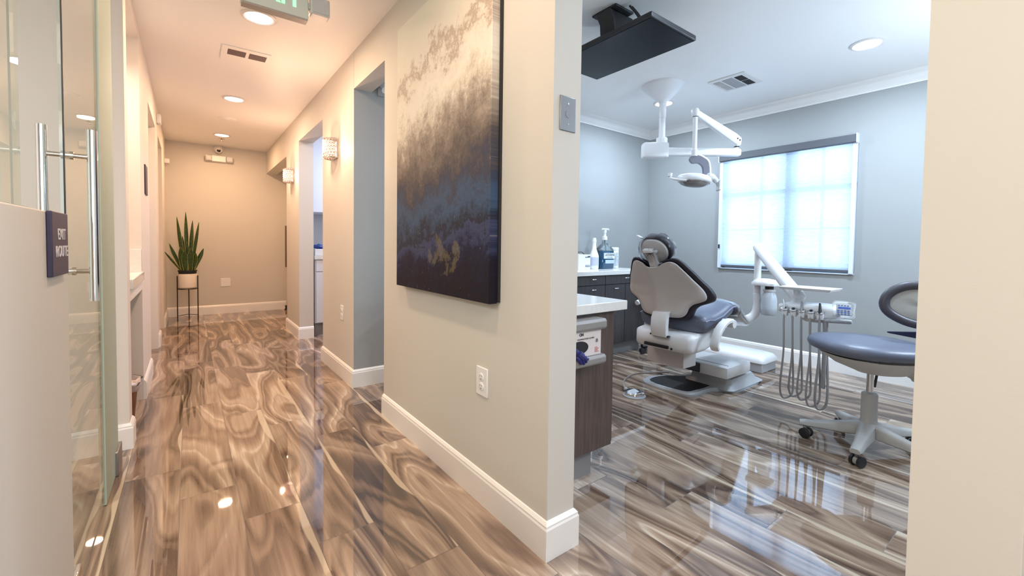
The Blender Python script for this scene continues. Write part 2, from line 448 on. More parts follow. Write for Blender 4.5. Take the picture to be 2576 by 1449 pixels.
# baseboards: moulded profile swept along wall segments
BP = [(0, 0), (.015, 0), (.015, .105), (.012, .112), (.012, .118), (.004, .128), (0, .130)]
def baseboard(name, segs, prof=BP, mt=TRIM, label='white moulded baseboard'):
    """segs: list of polylines of (x,y); board on the left-hand side normal given by +1/-1"""
    m = MB()
    for pts, side in segs:
        P = [V(*p) for p in pts]; n = len(P); offs = []
        for i in range(n):
            if i > 0: d0 = (P[i] - P[i-1]).normalized()
            if i < n - 1: d1 = (P[i+1] - P[i]).normalized()
            if i == 0: d0 = d1
            if i == n - 1: d1 = d0
            n0 = V(-d0.y, d0.x) * side; n1 = V(-d1.y, d1.x) * side
            b = (n0 + n1); b = b / max(b.dot(n0), .2)
            offs.append(b)
        m.loft([[V(P[i].x + offs[i].x * a, P[i].y + offs[i].y * a, z) for a, z in prof] for i in range(n)])
    return struct(m.build(name, mt), label)
baseboard('baseboard_center', [([(WX, 2.568), (WX, 1.052), (WR, 1.052), (WR, 1.30)], -1), ([(WX,2.568),(WR,2.568),(WR,2.50)],1)])
baseboard('baseboard_middle', [([(1.9, YB), (WX, YB), (WX, 4.077), (1.10, 4.077)], 1)])
baseboard('baseboard_far', [([(1.10, 5.108), (WX, 5.108), (WX, 5.847), (1.10, 5.847)], 1)])
baseboard('baseboard_end', [([(LX, YE), (1.22, YE)], -1)])
baseboard('baseboard_window', [([(XW, -1.2), (XW, 3.1)], 1)])
baseboard('baseboard_left', [([(-.9, 2.88), (LX, 2.88), (LX, 3.0)], -1), ([(LX, 3.72), (LX, 4.40)], -1), ([(LX, 5.46), (LX, 5.74)], -1), ([(LX, 6.66), (LX, YE)], -1)])
baseboard('baseboard_right', [([(WX + .03, -1.2), (WX + .03, .036), (WX, .036), (WX, .158), (WR, .158), (WR, -.5)], 1)])
# crown moulding in the treatment room
CP = [(0, -.088), (.008, -.088), (.012, -.078), (.03, -.06), (.05, -.03), (.07, -.012), (.075, 0), (0, 0)]
CP = [(a, b + H) for a, b in CP]
baseboard('trim_1', [([(XW, -1.2), (XW, YB), (WR, YB)], 1)], CP, TRIM, 'white crown moulding around the treatment room ceiling')

# ------------------------------------------------------------------ window with roller shade
wy0, wy1, wz0, wz1 = 1.137, 2.292, .852, 2.018
m = MB()
fx0, fx1 = XW + .05, XW + .10
m.box(fx0, fx1, wy0, wy0 + .045, wz0, wz1); m.box(fx0, fx1, wy1 - .045, wy1, wz0, wz1)
m.box(fx0, fx1, wy0, wy1, wz0, wz0 + .045); m.box(fx0, fx1, wy0, wy1, wz1 - .045, wz1)
m.box(fx0, fx1, 1.62, 1.70, wz0, wz1)
for yy in (1.918, 1.405): m.box(fx0 + .01, fx1 - .01, yy - .008, yy + .008, wz0, wz1)
m.box(fx0 + .01, fx1 - .01, wy0, wy1, 1.245 - .007, 1.245 + .007)
m.box(fx0, fx1, wy0, wy1, 1.585, 1.625)
wroot = struct(m.build('window_1', mat('window_frame_grey', (.30, .38, .50), .5)), 'window frame with muntins behind the shade')
struct(MB().box(XW + .072, XW + .078, wy0 + .04, wy1 - .04, wz0 + .04, wz1 - .04).build('window_pane', WGLASS, wroot))
sh = thing('roller_shade', 'white translucent roller shade with dark cassette drawn down over the window', 'window shade', (XW, 1.715, .85))
MB().box(XW - .012, XW - .010, wy0 + .035, wy1 - .035, .88, 1.955).build('shade_fabric', SHADE, sh)
MB().box(XW - .055, XW, wy0 + .006, wy1 - .006, 1.948, 2.014).build('cassette', SHD, sh, bevel=.006)
MB().box(XW - .022, XW - .002, wy0 + .036, wy1 - .036, .862, .884).build('bottom_rail', SHD, sh, bevel=.003)
WCH = mat('channel_white', (.70, .76, .84), .3)
MB().box(XW - .03, XW + .0, wy0 + .002, wy0 + .034, .852, 1.948).build('side_channel', WCH, sh, bevel=.002)
MB().box(XW - .03, XW + .0, wy1 - .034, wy1 - .002, .852, 1.948).build('side_channel', WCH, sh, bevel=.002)
MB().box(XW - .058, XW, wy0 - .001, wy0 + .006, 1.944, 2.02).build('end_cap', WCH, sh)
MB().box(XW - .058, XW, wy1 - .006, wy1 + .001, 1.944, 2.02).build('end_cap', WCH, sh)
MB().box(XW - .02, XW + .0, wy0, wy1, .846, .853).build('sill_strip', WCH, sh)
MB().box(XW - .040, XW - .03, wy1 - .024, wy1 - .010, 1.055, 1.095).build('chain_tensioner', DARKP, sh, bevel=.002)

# ------------------------------------------------------------------ camera
cam = bpy.data.cameras.new('camera'); co = bpy.data.objects.new('camera', cam); C.objects.link(co)
cam.sensor_width = 36; cam.lens = 1077.35 / 2576 * 36; cam.shift_y = (652.24 - 724.5) / 2576; cam.clip_start = .02
R3 = ((.79870, -.60158, .01309), (-.00999, -.03535 + .0, -.99932), (.60164, .79804, -.03349))
def camrot(yaw, pitch, roll):
    cy, sy, cp, sp, cr, sr = math.cos(yaw), math.sin(yaw), math.cos(pitch), math.sin(pitch), math.cos(roll), math.sin(roll)
    r = V(cy, -sy, 0); f = V(sy, cy, 0); d = V(0, 0, -1)
    f2 = f*cp - d*sp; d2 = d*cp + f*sp
    r3 = r*cr + d2*sr; d3 = d2*cr - r*sr
    return Matrix((r3, -d3, -f2)).transposed()
co.location = (0, 0, 1.06); co.rotation_euler = camrot(.6462, -.0335, -.0131).to_euler()
sc.camera = co

# ------------------------------------------------------------------ lights
def area(name, loc, size, power, col, rot=(0, 0, 0), shape='DISK', sy=None, spread=180):
    l = bpy.data.lights.new(name, 'AREA'); l.energy = power; l.color = col; l.shape = shape; l.size = size; l.spread = math.radians(spread)
    if sy: l.size_y = sy
    o = bpy.data.objects.new(name, l); C.objects.link(o); o.location = loc; o.rotation_euler = rot
    return o
WARM = (1, .67, .43); WARM2 = (1, .60, .33); MIDW = (1, .70, .48); COOL = (.66, .82, 1)
def downlight(x, y, label, warm, power, col, group, r=.075):
    t = thing('recessed_downlight', label, 'ceiling light', (x, y, H), 0, group)
    MB().lathe([(r * 1.28, 0), (r * 1.30, -.004), (r * 1.1, -.010), (r * .98, -.006), (r * .98, -.001)], (x, y, H)).build('trim_ring', VENTM, t, smooth=True)
    MB().lathe([(r * .97, -.0035), (r * .97, -.0055)], (x, y, H)).build('lens', LEDW if warm else LEDC, t)
    area('lamp', (x, y, H - .02), r * 1.9, power, col)
    return t
downlight(.355, 3.07, 'round lit ceiling downlight in the hall, nearest the exit sign', True, 17, WARM, 'hall downlights')
downlight(.358, 4.95, 'round lit ceiling downlight in the hall, the middle one behind the air vent', True, 17, WARM, 'hall downlights')
downlight(.352, 6.72, 'round lit ceiling downlight in the hall, farthest, before the emergency lamp', True, 17, WARM2, 'hall downlights')
downlight(3.62, .90, 'round lit ceiling downlight in the treatment room, nearest the right edge of view', False, 30, COOL, 'treatment room downlights')
downlight(3.63, 2.44, 'round lit ceiling downlight half hidden by the dental lamp pole', False, 28, COOL, 'treatment room downlights')
def point(name, loc, power, col, r=.05):
    l = bpy.data.lights.new(name, 'POINT'); l.energy = power; l.color = col; l.shadow_soft_size = r
    o = bpy.data.objects.new(name, l); C.objects.link(o); o.location = loc; return o
area('room_fill', (2.0, .9, H - .02), .15, 12, COOL)
point('room_point_fill', (3.3, -.15, 1.6), 75, (.70, .85, 1), .15)  # added fill light out of view, no pendant hangs in the room
area('counter_lamp', (2.35, 2.72, H - .02), .15, 14, COOL)
area('hall_front', (.35, 1.2, H - .02), .15, 12, MIDW)
area('hall_back', (.1, -.9, H - .02), .9, 42, (1, .83, .67))
point('hall_point_fill', (.2, -1.2, 1.9), 6, (1, .93, .84), .15)  # added unseen fill behind the camera, not a pendant
area('lobby', (-1.8, .9, H - .02), .5, 45, (1, .95, .88))
point('lobby_point_fill', (-1.6, 1.4, 1.8), 14, (1, .93, .85), .12)  # unseen light added to brighten the lobby behind the glass
area('reception', (-.6, 3.4, 2.2), .2, 8, (1, .82, .66))
area('lab', (1.9, 4.7, H - .02), .4, 30, (.60, .74, 1))
area('alcove', (1.15, 6.8, 2.05), .1, 1.5, WARM2)
area('entrance_daylight', (-.4, -2.55, 1.35), 2.0, 20, (.80, .90, 1), (math.radians(90), 0, 0), 'RECTANGLE', 1.6)
area('sky_window', (5.6, 1.7, 1.9), 3.0, 42, (.66, .82, 1), (0, math.radians(90), 0), 'RECTANGLE', 2.4)
w = bpy.data.worlds.new('w'); sc.world = w; w.use_nodes = True
bg = w.node_tree.nodes['Background']; bg.inputs[0].default_value = (.66, .82, 1, 1); bg.inputs[1].default_value = 2.9

sc.view_settings.view_transform = 'Standard'; sc.view_settings.look = 'None'; sc.view_settings.gamma = 1
sc.view_settings.exposure = 0
try: sc.view_settings.use_curve_mapping = False
except Exception: pass
sc.cycles.max_bounces = 10; sc.cycles.diffuse_bounces = 5; sc.cycles.glossy_bounces = 5; sc.cycles.transmission_bounces = 8; sc.cycles.transparent_max_bounces = 12
sc.cycles.sample_clamp_indirect = 6; sc.cycles.use_denoising = True
sc.cycles.caustics_reflective = False; sc.cycles.caustics_refractive = False
# ------------------------------------------------------------------ hall objects
# frameless glass entrance on the left
d = thing('glass_door', 'frameless glass door with chrome ladder pull, closed between half wall and wall end', 'door', (-.28, 2.0, 0))
MB().box(-.286, -.276, 1.72, 2.30, .01, 2.30, M=None).build('glass_pane', GLASS, d)
MB().box(-.2785, -.275, 1.716, 1.7205, .01, 2.30).build('edge_seal', DARKP, d)
m = MB()
hx, hy = -.229, 1.79
m.cyl((hx, hy, .875), (hx, hy, 1.385), .0125)
m.build('pull_bar', CHROME, d, smooth=True)
MB().cyl((-.333, hy, .875), (-.333, hy, 1.385), .0125).build('pull_bar', CHROME, d, smooth=True)
for zz in (.965, 1.305):
    m = MB(); m.cyl((hx, hy, zz), (-.333, hy, zz), .007); m.cyl((-.276, hy, zz), (-.268, hy, zz), .012); m.cyl((-.294, hy, zz), (-.286, hy, zz), .012)
    m.build('standoff', NICKEL, d, smooth=True)
MB().box(-.292, -.270, 1.72, 1.80, .005, .075).build('patch_fitting', CHROME, d, bevel=.003)
g = thing('glass_sidelight', 'narrow greenish glass strip with steel floor clamp beside the wall end', 'glass panel', (-.28, 2.5, 0))
MB().box(-.292, -.272, 2.30, 2.66, .004, H).build('glass_pane', FROST, g)
MB().box(-.305, -.262, 2.56, 2.70, .0, .11).build('floor_clamp', STEEL, g, bevel=.004)
g = thing('half_wall_glass', 'clear glass panel standing in a bronze channel on top of the half wall', 'glass panel', (-.33, .4, 1.12))
MB().box(-.336, -.326, -1.6, 1.56, 1.13, H).build('glass_pane', GLASS, g)
MB().box(-.345, -.317, -1.6, 1.57, 1.122, 1.138).build('channel', BRONZE, g)
# exit route sign
s_ = thing('exit_route_sign', 'navy plate reading exit route in raised grey letters on the half wall', 'sign', (LX, 1.44, 1.05))
MB().box(LX, LX + .010, 1.362, 1.515, .975, 1.122).build('plate', NAVY, s_, bevel=.002)
for txt, z, sz in (('EXIT', 1.070, .036), ('ROUTE', 1.030, .036)):
    link('lettering', text_mesh(txt, sz, .0007, frame((LX + .0105, 1.447, z), (0, 1, 0), (0, 0, 1)) @ Matrix.Scale(-1, 4, V(0, 0, 1)) if False else frame((LX + .0105, 1.447, z), (0, 1, 0), (0, 0, 1)), bold=.0004), SIGNT, s_)
# restroom plate further down
s_ = thing('door_sign', 'small navy sign plate on the left hall wall before the first door', 'sign', (LX, 4.1, 1.5))
MB().box(LX, LX + .008, 4.02, 4.20, 1.39, 1.60).build('plate', NAVY, s_, bevel=.002)
# white strobe boxes
b_ = thing('wall_sensor', 'small white sensor box high on the left wall between the two doors', 'sensor', (LX, 5.7, 2.28))
MB().box(LX, LX + .035, 5.62, 5.74, 2.24, 2.33).build('housing', WHITE, b_, bevel=.006)
MB().box(LX + .035, LX + .037, 5.65, 5.71, 2.26, 2.30).build('face', LENS, b_)
b_ = thing('door_chime', 'small white box low under the ceiling beside the corner of the end wall', 'sensor', (LX, 7.40, 2.1))
MB().box(LX - .002, LX + .05, 7.35, 7.49, 2.09, 2.15).build('housing', WHITE, b_, bevel=.006)
MB().box(LX + .05, LX + .052, 7.38, 7.46, 2.10, 2.14).build('face', VENTM, b_)
# doors on the left wall (recessed slabs)
for i, y0 in enumerate((4.46, 5.80)):
    dd = struct(MB().box(-.41, -.385, y0, y0 + (.94 if i == 0 else .80), 0, 2.15).build('door_%d' % (i + 1), LPAINT), ('white door slab recessed in the left wall, %s' % ('nearer one' if i == 0 else 'farther one')))
    m = MB(); yy = y0 + .08; m.cyl((-.385, yy, .96), (-.345, yy, .96), .011); m.cyl((-.345, yy, .96), (-.345, yy + .11, .96), .009)
    struct(m.build('door_handle', NICKEL, dd, smooth=True))
# reception counter
c_ = thing('reception_counter', 'white quartz ledge with short backsplash in the opening of the left wall', 'counter', (-.4, 3.36, .8))
MB().box(-.62, LX + .012, 3.0, 3.72, .80, .852).build('countertop', QUARTZ, c_, bevel=.003)
MB().box(-.62, LX - .0, 3.695, 3.72, .852, 1.0).build('backsplash', QUARTZ, c_, bevel=.002)
MB().box(-.9, -.62, 2.95, 3.72, 0, .80).build('modesty_panel', mat('knee_grey', (.16, .155, .15), .6), c_)
t = thing('waste_bin', 'reddish-brown waste bin with crumpled white liner in the knee space', 'bin', (-.36, 3.22, 0))
m = MB(); m.lathe([(.085, 0), (.105, .24), (.100, .24), (.082, .01)], (-.345, 3.2, 0.0), 24); m.build('bucket', TRASHW, t, smooth=True)
rings = []
for k, (r, z) in enumerate(((.100, .20), (.112, .215), (.125, .25), (.118, .275), (.128, .262), (.105, .285), (.085, .25))):
    rings.append([V(-.345 + (r + random.uniform(-.012, .012)) * math.cos(a), 3.2 + (r + random.uniform(-.012, .012)) * math.sin(a), z + random.uniform(-.02, .012)) for a in [2*PI*j/18 for j in range(18)]])
MB().loft(rings, cap=False).build('liner_bag', BAGP, t, smooth=True, angle=180)

# painting
p = thing('canvas_painting', 'tall abstract canvas fading from cream to dark navy on the near hall wall', 'painting', (WX, 1.80, 1.5))
MB().box(.908, .945, 1.345, 2.255, .833, 2.205).build('canvas', ART, p, bevel=.002)
MB().box(.943, WX, 1.337, 2.255, .838, 2.20).build('shadow_gap_backing', DARKP, p)  # dark slab behind the canvas draws its shadow gap in colour
# outlets
def outlet(name, label, fr, duplex=True, w=.07, h=.115, cat='outlet', grp=None):
    """fr: matrix, plate centre at the origin, x right, y up, z out of the wall"""
    t = thing(name, label, cat, fr.translation, 0, grp)
    def bb(a, b, c, d, e, f): 
        mm = MB(); mm.box(a, b, c, d, e, f); mm.bm.transform(fr); return mm
    bb(-w/2, w/2, -h/2, h/2, -.001, .006).build('cover_plate', WHITE, t, bevel=.003)
    if duplex:
        for s in (-1, 1):
            mm = MB(); mm.lathe([(.0165, .0), (.0165, .008), (.014, .0092)], (0, s * .0195, 0), 20); mm.bm.transform(fr)
            r = mm.build('receptacle', WHITE, t, smooth=True)
            mm = MB()
            mm.box(-.0075, -.0055, s*.0195 + .001, s*.0195 + .009, .0088, .0097); mm.box(.0050, .0070, s*.0195 + .001, s*.0195 + .008, .0088, .0097)
            mm.lathe([(.0022, .0088), (.0022, .0098)], (0, s*.0195 - .008, 0), 10); mm.bm.transform(fr)
            mm.build('slots', INK, r)
    return t
outlet('wall_outlet', 'white duplex outlet low on the near hall wall below the painting', frame((WX, 1.455, .50), (0, -1, 0), (0, 0, 1)), h=.118, w=.083)
outlet('wall_outlet', 'white duplex outlet on the hall wall under the nearer crystal sconce', frame((WX, 3.47, .512), (0, -1, 0), (0, 0, 1)), h=.115)
outlet('blank_plate', 'square white cover plate low on the end wall of the hall', frame((.424, YE, .456), (1, 0, 0), (0, 0, 1)), False, .12, .12, 'cover plate')
# steel switch plate on the pier end
t = thing('steel_wall_plate', 'brushed steel cover plate with round blank on the end of the near wall', 'cover plate', (1.018, 1.052, 1.5))
mm = MB(); mm.box(.982, 1.054, 1.0475, 1.052, 1.443, 1.558); mm.build('plate', STEEL, t, bevel=.004)
mm = MB(); mm.lathe([(.0125, 0), (.0125, .0012)], (0, 0, 0), 24, M=frame((1.018, 1.0478, 1.5), (1, 0, 0), (0, 0, 1))); mm.build('blank', STEEL, t, smooth=True)
for z in (1.466, 1.534):
    mm = MB(); mm.lathe([(.0038, 0), (.0034, .0015)], (0, 0, 0), 12, M=frame((1.018, 1.0478, z), (1, 0, 0), (0, 0, 1))); mm.build('screw', CHROME, t, smooth=True)

# sconces
def sconce(y, z, label):
    t = thing('crystal_sconce', label, 'wall lamp', (WX, y, z), 0, 'crystal sconces on the hall wall')
    MB().box(WX - .012, WX, y - .075, y + .075, z - .077, z + .077).build('backplate', CHROME, t, bevel=.002)
    for dz in (-.075, .075):
        MB().tube([(WX - .012 - .076 * math.sin(a), y + .085 * math.cos(a), z + dz) for a in [PI * k / 14 for k in range(15)]], .0045, 6).build('frame_ring', CHROME, t, smooth=True)
    m = MB()
    for r in range(6):
        zz = z - .0625 + r * .025
        for k in range(11):
            a = PI * (k + (.5 if r % 2 else 0)) / 11
            cx, cy = WX - .012 - .076 * math.sin(a), y + .085 * math.cos(a)
            bmesh.ops.create_icosphere(m.bm, subdivisions=1, radius=.0128, matrix=Matrix.Translation((cx, cy, zz)))
    m.build('crystal_beads', CRYST, t)
    MB().tube([(WX - .048, y, z - .062), (WX - .048, y, z - .058), (WX - .048, y, z + .058), (WX - .048, y, z + .062)], [.024, .034, .034, .024], 16).build('bulb', BULB, t, smooth=True)
    l = bpy.data.lights.new('sconce_light', 'POINT'); l.energy = 11; l.color = (1, .60, .38); l.shadow_soft_size = .02
    o = bpy.data.objects.new('sconce_light', l); C.objects.link(o); o.location = (WX - .120, y, z)
    return t
sconce(3.66, 1.813, 'glowing crystal bead sconce, the nearer of the two on the hall wall')
sconce(5.46, 1.815, 'glowing crystal bead sconce, the farther one beside the last opening')

# exit sign
t = thing('exit_sign', 'green lit exit sign with lamp head hanging from the hall ceiling', 'sign', (.364, 2.5, H))
MB().box(.212, .516, 2.50, 2.545, 2.235, 2.418).build('housing', mat('exit_housing', (.66, .70, .66), .4), t, bevel=.004)
MB().box(.216, .512, 2.497, 2.548, 2.226, 2.236).build('bottom_trim', mat('exit_trim', (.40, .35, .32), .4), t)
MB().box(.31, .42, 2.50, 2.545, 2.416, H).build('canopy', VENTM, t)
link('letters', text_mesh('EXIT', .165, .001, frame((.360, 2.4985, 2.333), (1, 0, 0), (0, 0, 1)) @ Matrix.Diagonal((.74, 1, 1, 1)), bold=.003), GREEN, t)
for sx in (1,):
    MB().box(.518, .526, 2.51, 2.54, 2.30, 2.33).build('lamp_arm', VENTM, t)
    hd = MB().box(.526, .622, 2.485, 2.55, 2.272, 2.365).build('lamp_head', VENTM, t, bevel=.008)
    MB().box(.532, .616, 2.478, 2.486, 2.278, 2.359).build('lens', LENS, hd, bevel=.004)
# vents
t = thing('hall_air_vent', 'flat ceiling air vent with two dark slots between hall downlights', 'air vent', (.348, 3.77, H))
MB().box(.196, .498, 3.63, 3.915, H - .008, H).build('face_plate', CEIL, t, bevel=.004)
for x0, x1 in ((.234, .344), (.365, .474)): MB().box(x0, x1, 3.676, 3.78, H - .0095, H - .008).build('slot', mat('slot_dark', (.13, .09, .09), .6), t)
t = thing('smoke_detector', 'flat round detector cover on the hall ceiling before the last downlight', 'detector', (.356, 5.80, H))
MB().lathe([(.085, 0), (.085, -.006), (.078, -.010)], (.356, 5.80, H)).build('cover', CEIL, t, smooth=True)
MB().lathe([(.03, -.010), (.028, -.014)], (.356, 5.80, H)).build('centre_cap', CEIL, t, smooth=True)
# far end lamps
t = thing('security_camera', 'white dome security camera on the end wall above the emergency light', 'camera', (.35, YE, 2.36))
MB().lathe([(.055, 0), (.055, .02), (.04, .03)], (0, 0, 0), 20, M=frame((.35, YE, 2.385), (1, 0, 0), (0, 0, 1))).build('mount', WHITE, t, smooth=True)
bd = MB(); bmesh.ops.create_uvsphere(bd.bm, u_segments=20, v_segments=12, radius=.048, matrix=Matrix.Translation((.352, YE - .065, 2.365))); b1 = bd.build('ball', WHITE, t, smooth=True)
MB().lathe([(.024, 0), (.022, .006)], (0, 0, 0), 18, M=frame((.352, YE - .108, 2.35), (1, 0, 0), (0, .25, 1))).build('lens', DARKP, b1, smooth=True)
t = thing('emergency_light', 'white emergency light with two square lamp heads on the end wall', 'emergency light', (.356, YE, 2.245))
MB().box(.27, .44, YE - .06, YE + .002, 2.20, 2.285).build('housing', WHITE, t, bevel=.006)
for x0 in (.195, .445):
    h_ = MB().box(x0, x0 + .078, YE - .085, YE - .01, 2.205, 2.28).build('lamp_head', WHITE, t, bevel=.010)
    MB().box(x0 + .008, x0 + .070, YE - .092, YE - .084, 2.212, 2.273).build('lens', LENS, h_, bevel=.004)
t = thing('sprinkler', 'small brass sprinkler on the hall ceiling beside the farthest downlight', 'sprinkler', (.36, 6.95, H))
MB().lathe([(.035, 0), (.03, -.008), (.012, -.012), (.008, -.03)], (.36, 6.98, H), 16).build('escutcheon', NICKEL, t, smooth=True)
MB().lathe([(.02, -.03), (.02, -.033)], (.36, 6.98, H), 16).build('deflector', NICKEL, t, smooth=True)
# barn door pull in the alcove
t = thing('door_pull', 'long bronze pull handle on the side of the far opening', 'handle', (1.2, 7.42, .6))
MB().box(1.185, 1.205, 7.38, 7.41, .67, 1.31).build('grip', BRONZE, t, bevel=.003)
for z in (.75, 1.23): MB().cyl((1.20, 7.395, z), (1.30, 7.395, z), .008).build('standoff', BRONZE, t)
t = thing('door_stop', 'small black door stop on the floor at the far corner', 'door stop', (1.2, 7.45, 0))
MB().lathe([(.02, 0), (.02, .02), (.014, .025), (.014, .05), (.018, .055), (.018, .07)], (1.205, 7.45, 0), 14).build('stop', RUBBER, t, smooth=True)
MB().lathe([(.026, 0), (.026, .006)], (1.205, 7.45, 0), 14).build('base', BLACK, t)

# plant on stand
px_, py_ = -.02, 7.10
t = thing('plant_stand', 'black three-legged metal plant stand at the end of the hall', 'plant stand', (px_, py_, 0))
legs = []
for k, a in enumerate((PI + .35, -.35, PI / 2 - .1)):
    c = (px_ + .115 * math.cos(a), py_ + .115 * math.sin(a))
    MB().tube([(c[0], c[1], 0), (c[0], c[1], .60)], .006, 8).build('leg', BLACK, t, smooth=True)
    legs.append(c)
    MB().tube([(c[0], c[1], .075), (px_, py_, .085)], .004, 6).build('brace', BLACK, t)
    MB().tube([(c[0], c[1], .425), (px_, py_, .425)], .004, 6).build('brace', BLACK, t)
MB().tube([(px_ + .115 * math.cos(a), py_ + .115 * math.sin(a), .425) for a in [2*PI*k/28 for k in range(29)]], .004, 6).build('support_ring', BLACK, t, smooth=True)
t = thing('potted_snake_plant', 'tall snake plant in a round white ceramic pot on the black stand', 'plant', (px_, py_, .43))
MB().lathe([(.085, .431), (.102, .445), (.106, .62), (.104, .624), (.098, .62), (.095, .46), (0.002, .455)], (px_, py_, 0)).build('pot', POTW, t, smooth=True)
MB().lathe([(.088, .47), (.098, .67), (.103, .672), (.103, .655), (.100, .672), (.092, .672), (.088, .655), (.001, .65)], (px_, py_, 0)).build('nursery_pot', SOIL, t, smooth=True)
def leaf(base, tip, wid, bend, tw):
    base, tip = Vector(base), Vector(tip); n = 10; ax = (tip - base)
    side0 = V(math.cos(tw), math.sin(tw), 0); m = MB(); e = MB(); rings = []; rl = []; rr = []
    for i in range(n + 1):
        u = i / n; c = base + ax * u + Vector(bend) * (u * u)
        wv = wid * (0.55 + 1.1 * u - .2 * u * u) * (1 - max(0, (u - .55) / .45) ** 1.6) + .0012
        nn = ax.cross(side0).normalized(); cup = nn * wv * .35
        rings.append([c - side0 * wv + cup, c, c + side0 * wv + cup, c + side0 * wv + cup - nn * .002, c - nn * .003, c - side0 * wv + cup - nn * .002])
        rl.append(c - side0 * wv + cup); rr.append(c + side0 * wv + cup)
    o = m.loft(rings).build('leaf', PLANT1, t, smooth=True)
    for q in (rl, rr): e.tube(q, [.0035 * (1 - .6 * i / n) for i in range(n + 1)], 5)
    e.build('leaf_margin', PLANTE, o, smooth=True)
for bx, by, tx, ty, tz, wd, tw in (
    (-.03, 0, -.105, -.01, 1.37, .017, .1), (.0, .02, -.012, .03, 1.44, .019, .3), (.02, -.02, .06, -.02, 1.33, .019, -.2),
    (.04, .0, .128, .01, 1.31, .016, .2), (-.05, .01, -.185, .0, 1.02, .018, .3), (-.06, -.02, -.235, -.02, .92, .012, .1),
    (.06, 0, .175, .0, .96, .024, -.3), (-.045, -.03, -.07, -.04, .98, .028, .1), (-.02, -.05, -.03, -.06, .93, .030, 0), (.03, -.05, .04, -.06, .97, .028, .2),
    (.055, -.02, .09, -.03, .90, .026, -.1), (-.01, .04, -.05, .06, 1.12, .018, .4), (.0, -.03, .0, -.05, 1.05, .020, -.1)):
    leaf((px_ + bx, py_ + by, .65), (px_ + tx, py_ + ty, tz), wd, (0, 0, 0), tw)

# laboratory cabinets seen through the second doorway
t = thing('lab_base_cabinet', 'white base cabinet with drawer seen through the hall doorway', 'cabinet', (1.6, 5.5, 0))
MB().box(1.135, 2.6, 5.21, 5.79, .14, .865).build('carcass', CABW, t)
MB().box(1.135, 2.6, 5.23, 5.79, 0, .14).build('toe_kick', TOEK, t)
for x0, x1 in ((1.145, 1.55), (1.555, 1.96)):
    q = MB().box(x0, x1, 5.19, 5.21, .73, .858).build('drawer', CABW, t, bevel=.002)
    MB().tube([(x0 + .13, 5.19, .79), (x0 + .13, 5.165, .79), (x0 + .25, 5.165, .79), (x0 + .25, 5.19, .79)], .005, 6).build('handle', NICKEL, q)
    q = MB().box(x0, x1, 5.19, 5.21, .145, .722).build('door', CABW, t, bevel=.002)
    MB().tube([(x0 + .13, 5.19, .69), (x0 + .13, 5.165, .69), (x0 + .25, 5.165, .69), (x0 + .25, 5.19, .69)], .005, 6).build('handle', NICKEL, q)
t = thing('lab_countertop', 'white countertop on the base cabinet in the far doorway', 'counter', (1.6, 5.5, .865))
MB().box(1.125, 2.62, 5.175, 5.79, .866, .909).build('slab', QUARTZ, t, bevel=.003)
t = thing('lab_wall_cabinet', 'white wall cabinet above the counter in the far doorway', 'cabinet', (1.6, 5.6, 1.41))
MB().box(1.102, 2.6, 5.42, 5.79, 1.41, 2.40).build('carcass', CABW, t)
MB().box(1.104, 1.55, 5.40, 5.42, 1.415, 2.395).build('door', CABW, t, bevel=.002)
MB().box(1.555, 2.0, 5.40, 5.42, 1.415, 2.395).build('door', CABW, t, bevel=.002)
t = thing('supply_tray', 'white box tray full of blue packets on the far counter', 'box', (1.22, 5.3, .91))
MB().box(1.14, 1.26, 5.22, 5.40, .9105, .985).build('box', WHITE, t, bevel=.003)
m = MB()
for i in range(7):
    M_ = Matrix.Translation((1.16 + random.random() * .09, 5.26 + random.random() * .1, .99 + .006 * i)) @ Euler((random.uniform(-.5, .5), random.uniform(-.5, .5), random.random() * 3)).to_matrix().to_4x4()
    m.box(-.05, .05, -.02, .02, -.004, .004, M=M_)
m.build('blue_packets', mat('packet_blue', (.05, .12, .42), .35), t)

t = thing('wall_bracket', 'small grey bracket high on the back wall inside the nearest hall doorway', 'bracket', (1.15, 3.17, 2.2))
MB().box(1.125, 1.175, 3.165, 3.176, 2.15, 2.25).build('plate', VENTP, t, bevel=.003)
MB().tube([(1.15, 3.165, 2.22), (1.15, 3.11, 2.20), (1.15, 3.08, 2.17)], [.012, .018, .026], 12).build('arm', VENTM, t, smooth=True)
# ------------------------------------------------------------------ treatment room cabinets
t = thing('back_cabinet', 'dark wood-grain base cabinet with drawers along the back wall', 'cabinet', (2.6, 2.9, 0))
MB().box(1.60, 3.745, 2.70, YB - .003, .12, .787).build('carcass', CABM, t)
MB().box(1.60, 3.74, 2.745, YB - .003, 0, .12).build('toe_kick', TOEK, t)
def bar_handle(xc, y, z, q, w=.055):
    MB().tube([(xc - w/2, y, z), (xc - w/2, y - .022, z), (xc - w/2 + .008, y - .026, z), (xc + w/2 - .008, y - .026, z), (xc + w/2, y - .022, z), (xc + w/2, y, z)], .004, 6).build('handle', CHROME, q, smooth=True)
for x0, x1, z0, z1, hx in ((2.62, 3.128, .698, .783, 2.955), (3.134, 3.742, .698, .783, 3.43), (2.62, 3.128, .42, .692, 2.955), (3.134, 3.42, .125, .692, 3.275), (2.62, 3.128, .125, .414, 2.955)):
    q = MB().box(x0, x1, 2.682, 2.70, z0, z1).build('drawer', CABM, t, bevel=.0015)
    bar_handle(hx, 2.682, z1 - (.03 if z1 > .7 else .035), q)
MB().box(3.426, 3.742, 2.682, 2.70, .125, .692).build('door', CABM, t, bevel=.0015)
t = thing('back_countertop', 'white quartz countertop on the back cabinet holding the bottles', 'counter', (2.6, 2.9, .79))
MB().box(1.59, 3.765, 2.655, YB - .003, .788, .828).build('slab', QUARTZ, t, bevel=.003)

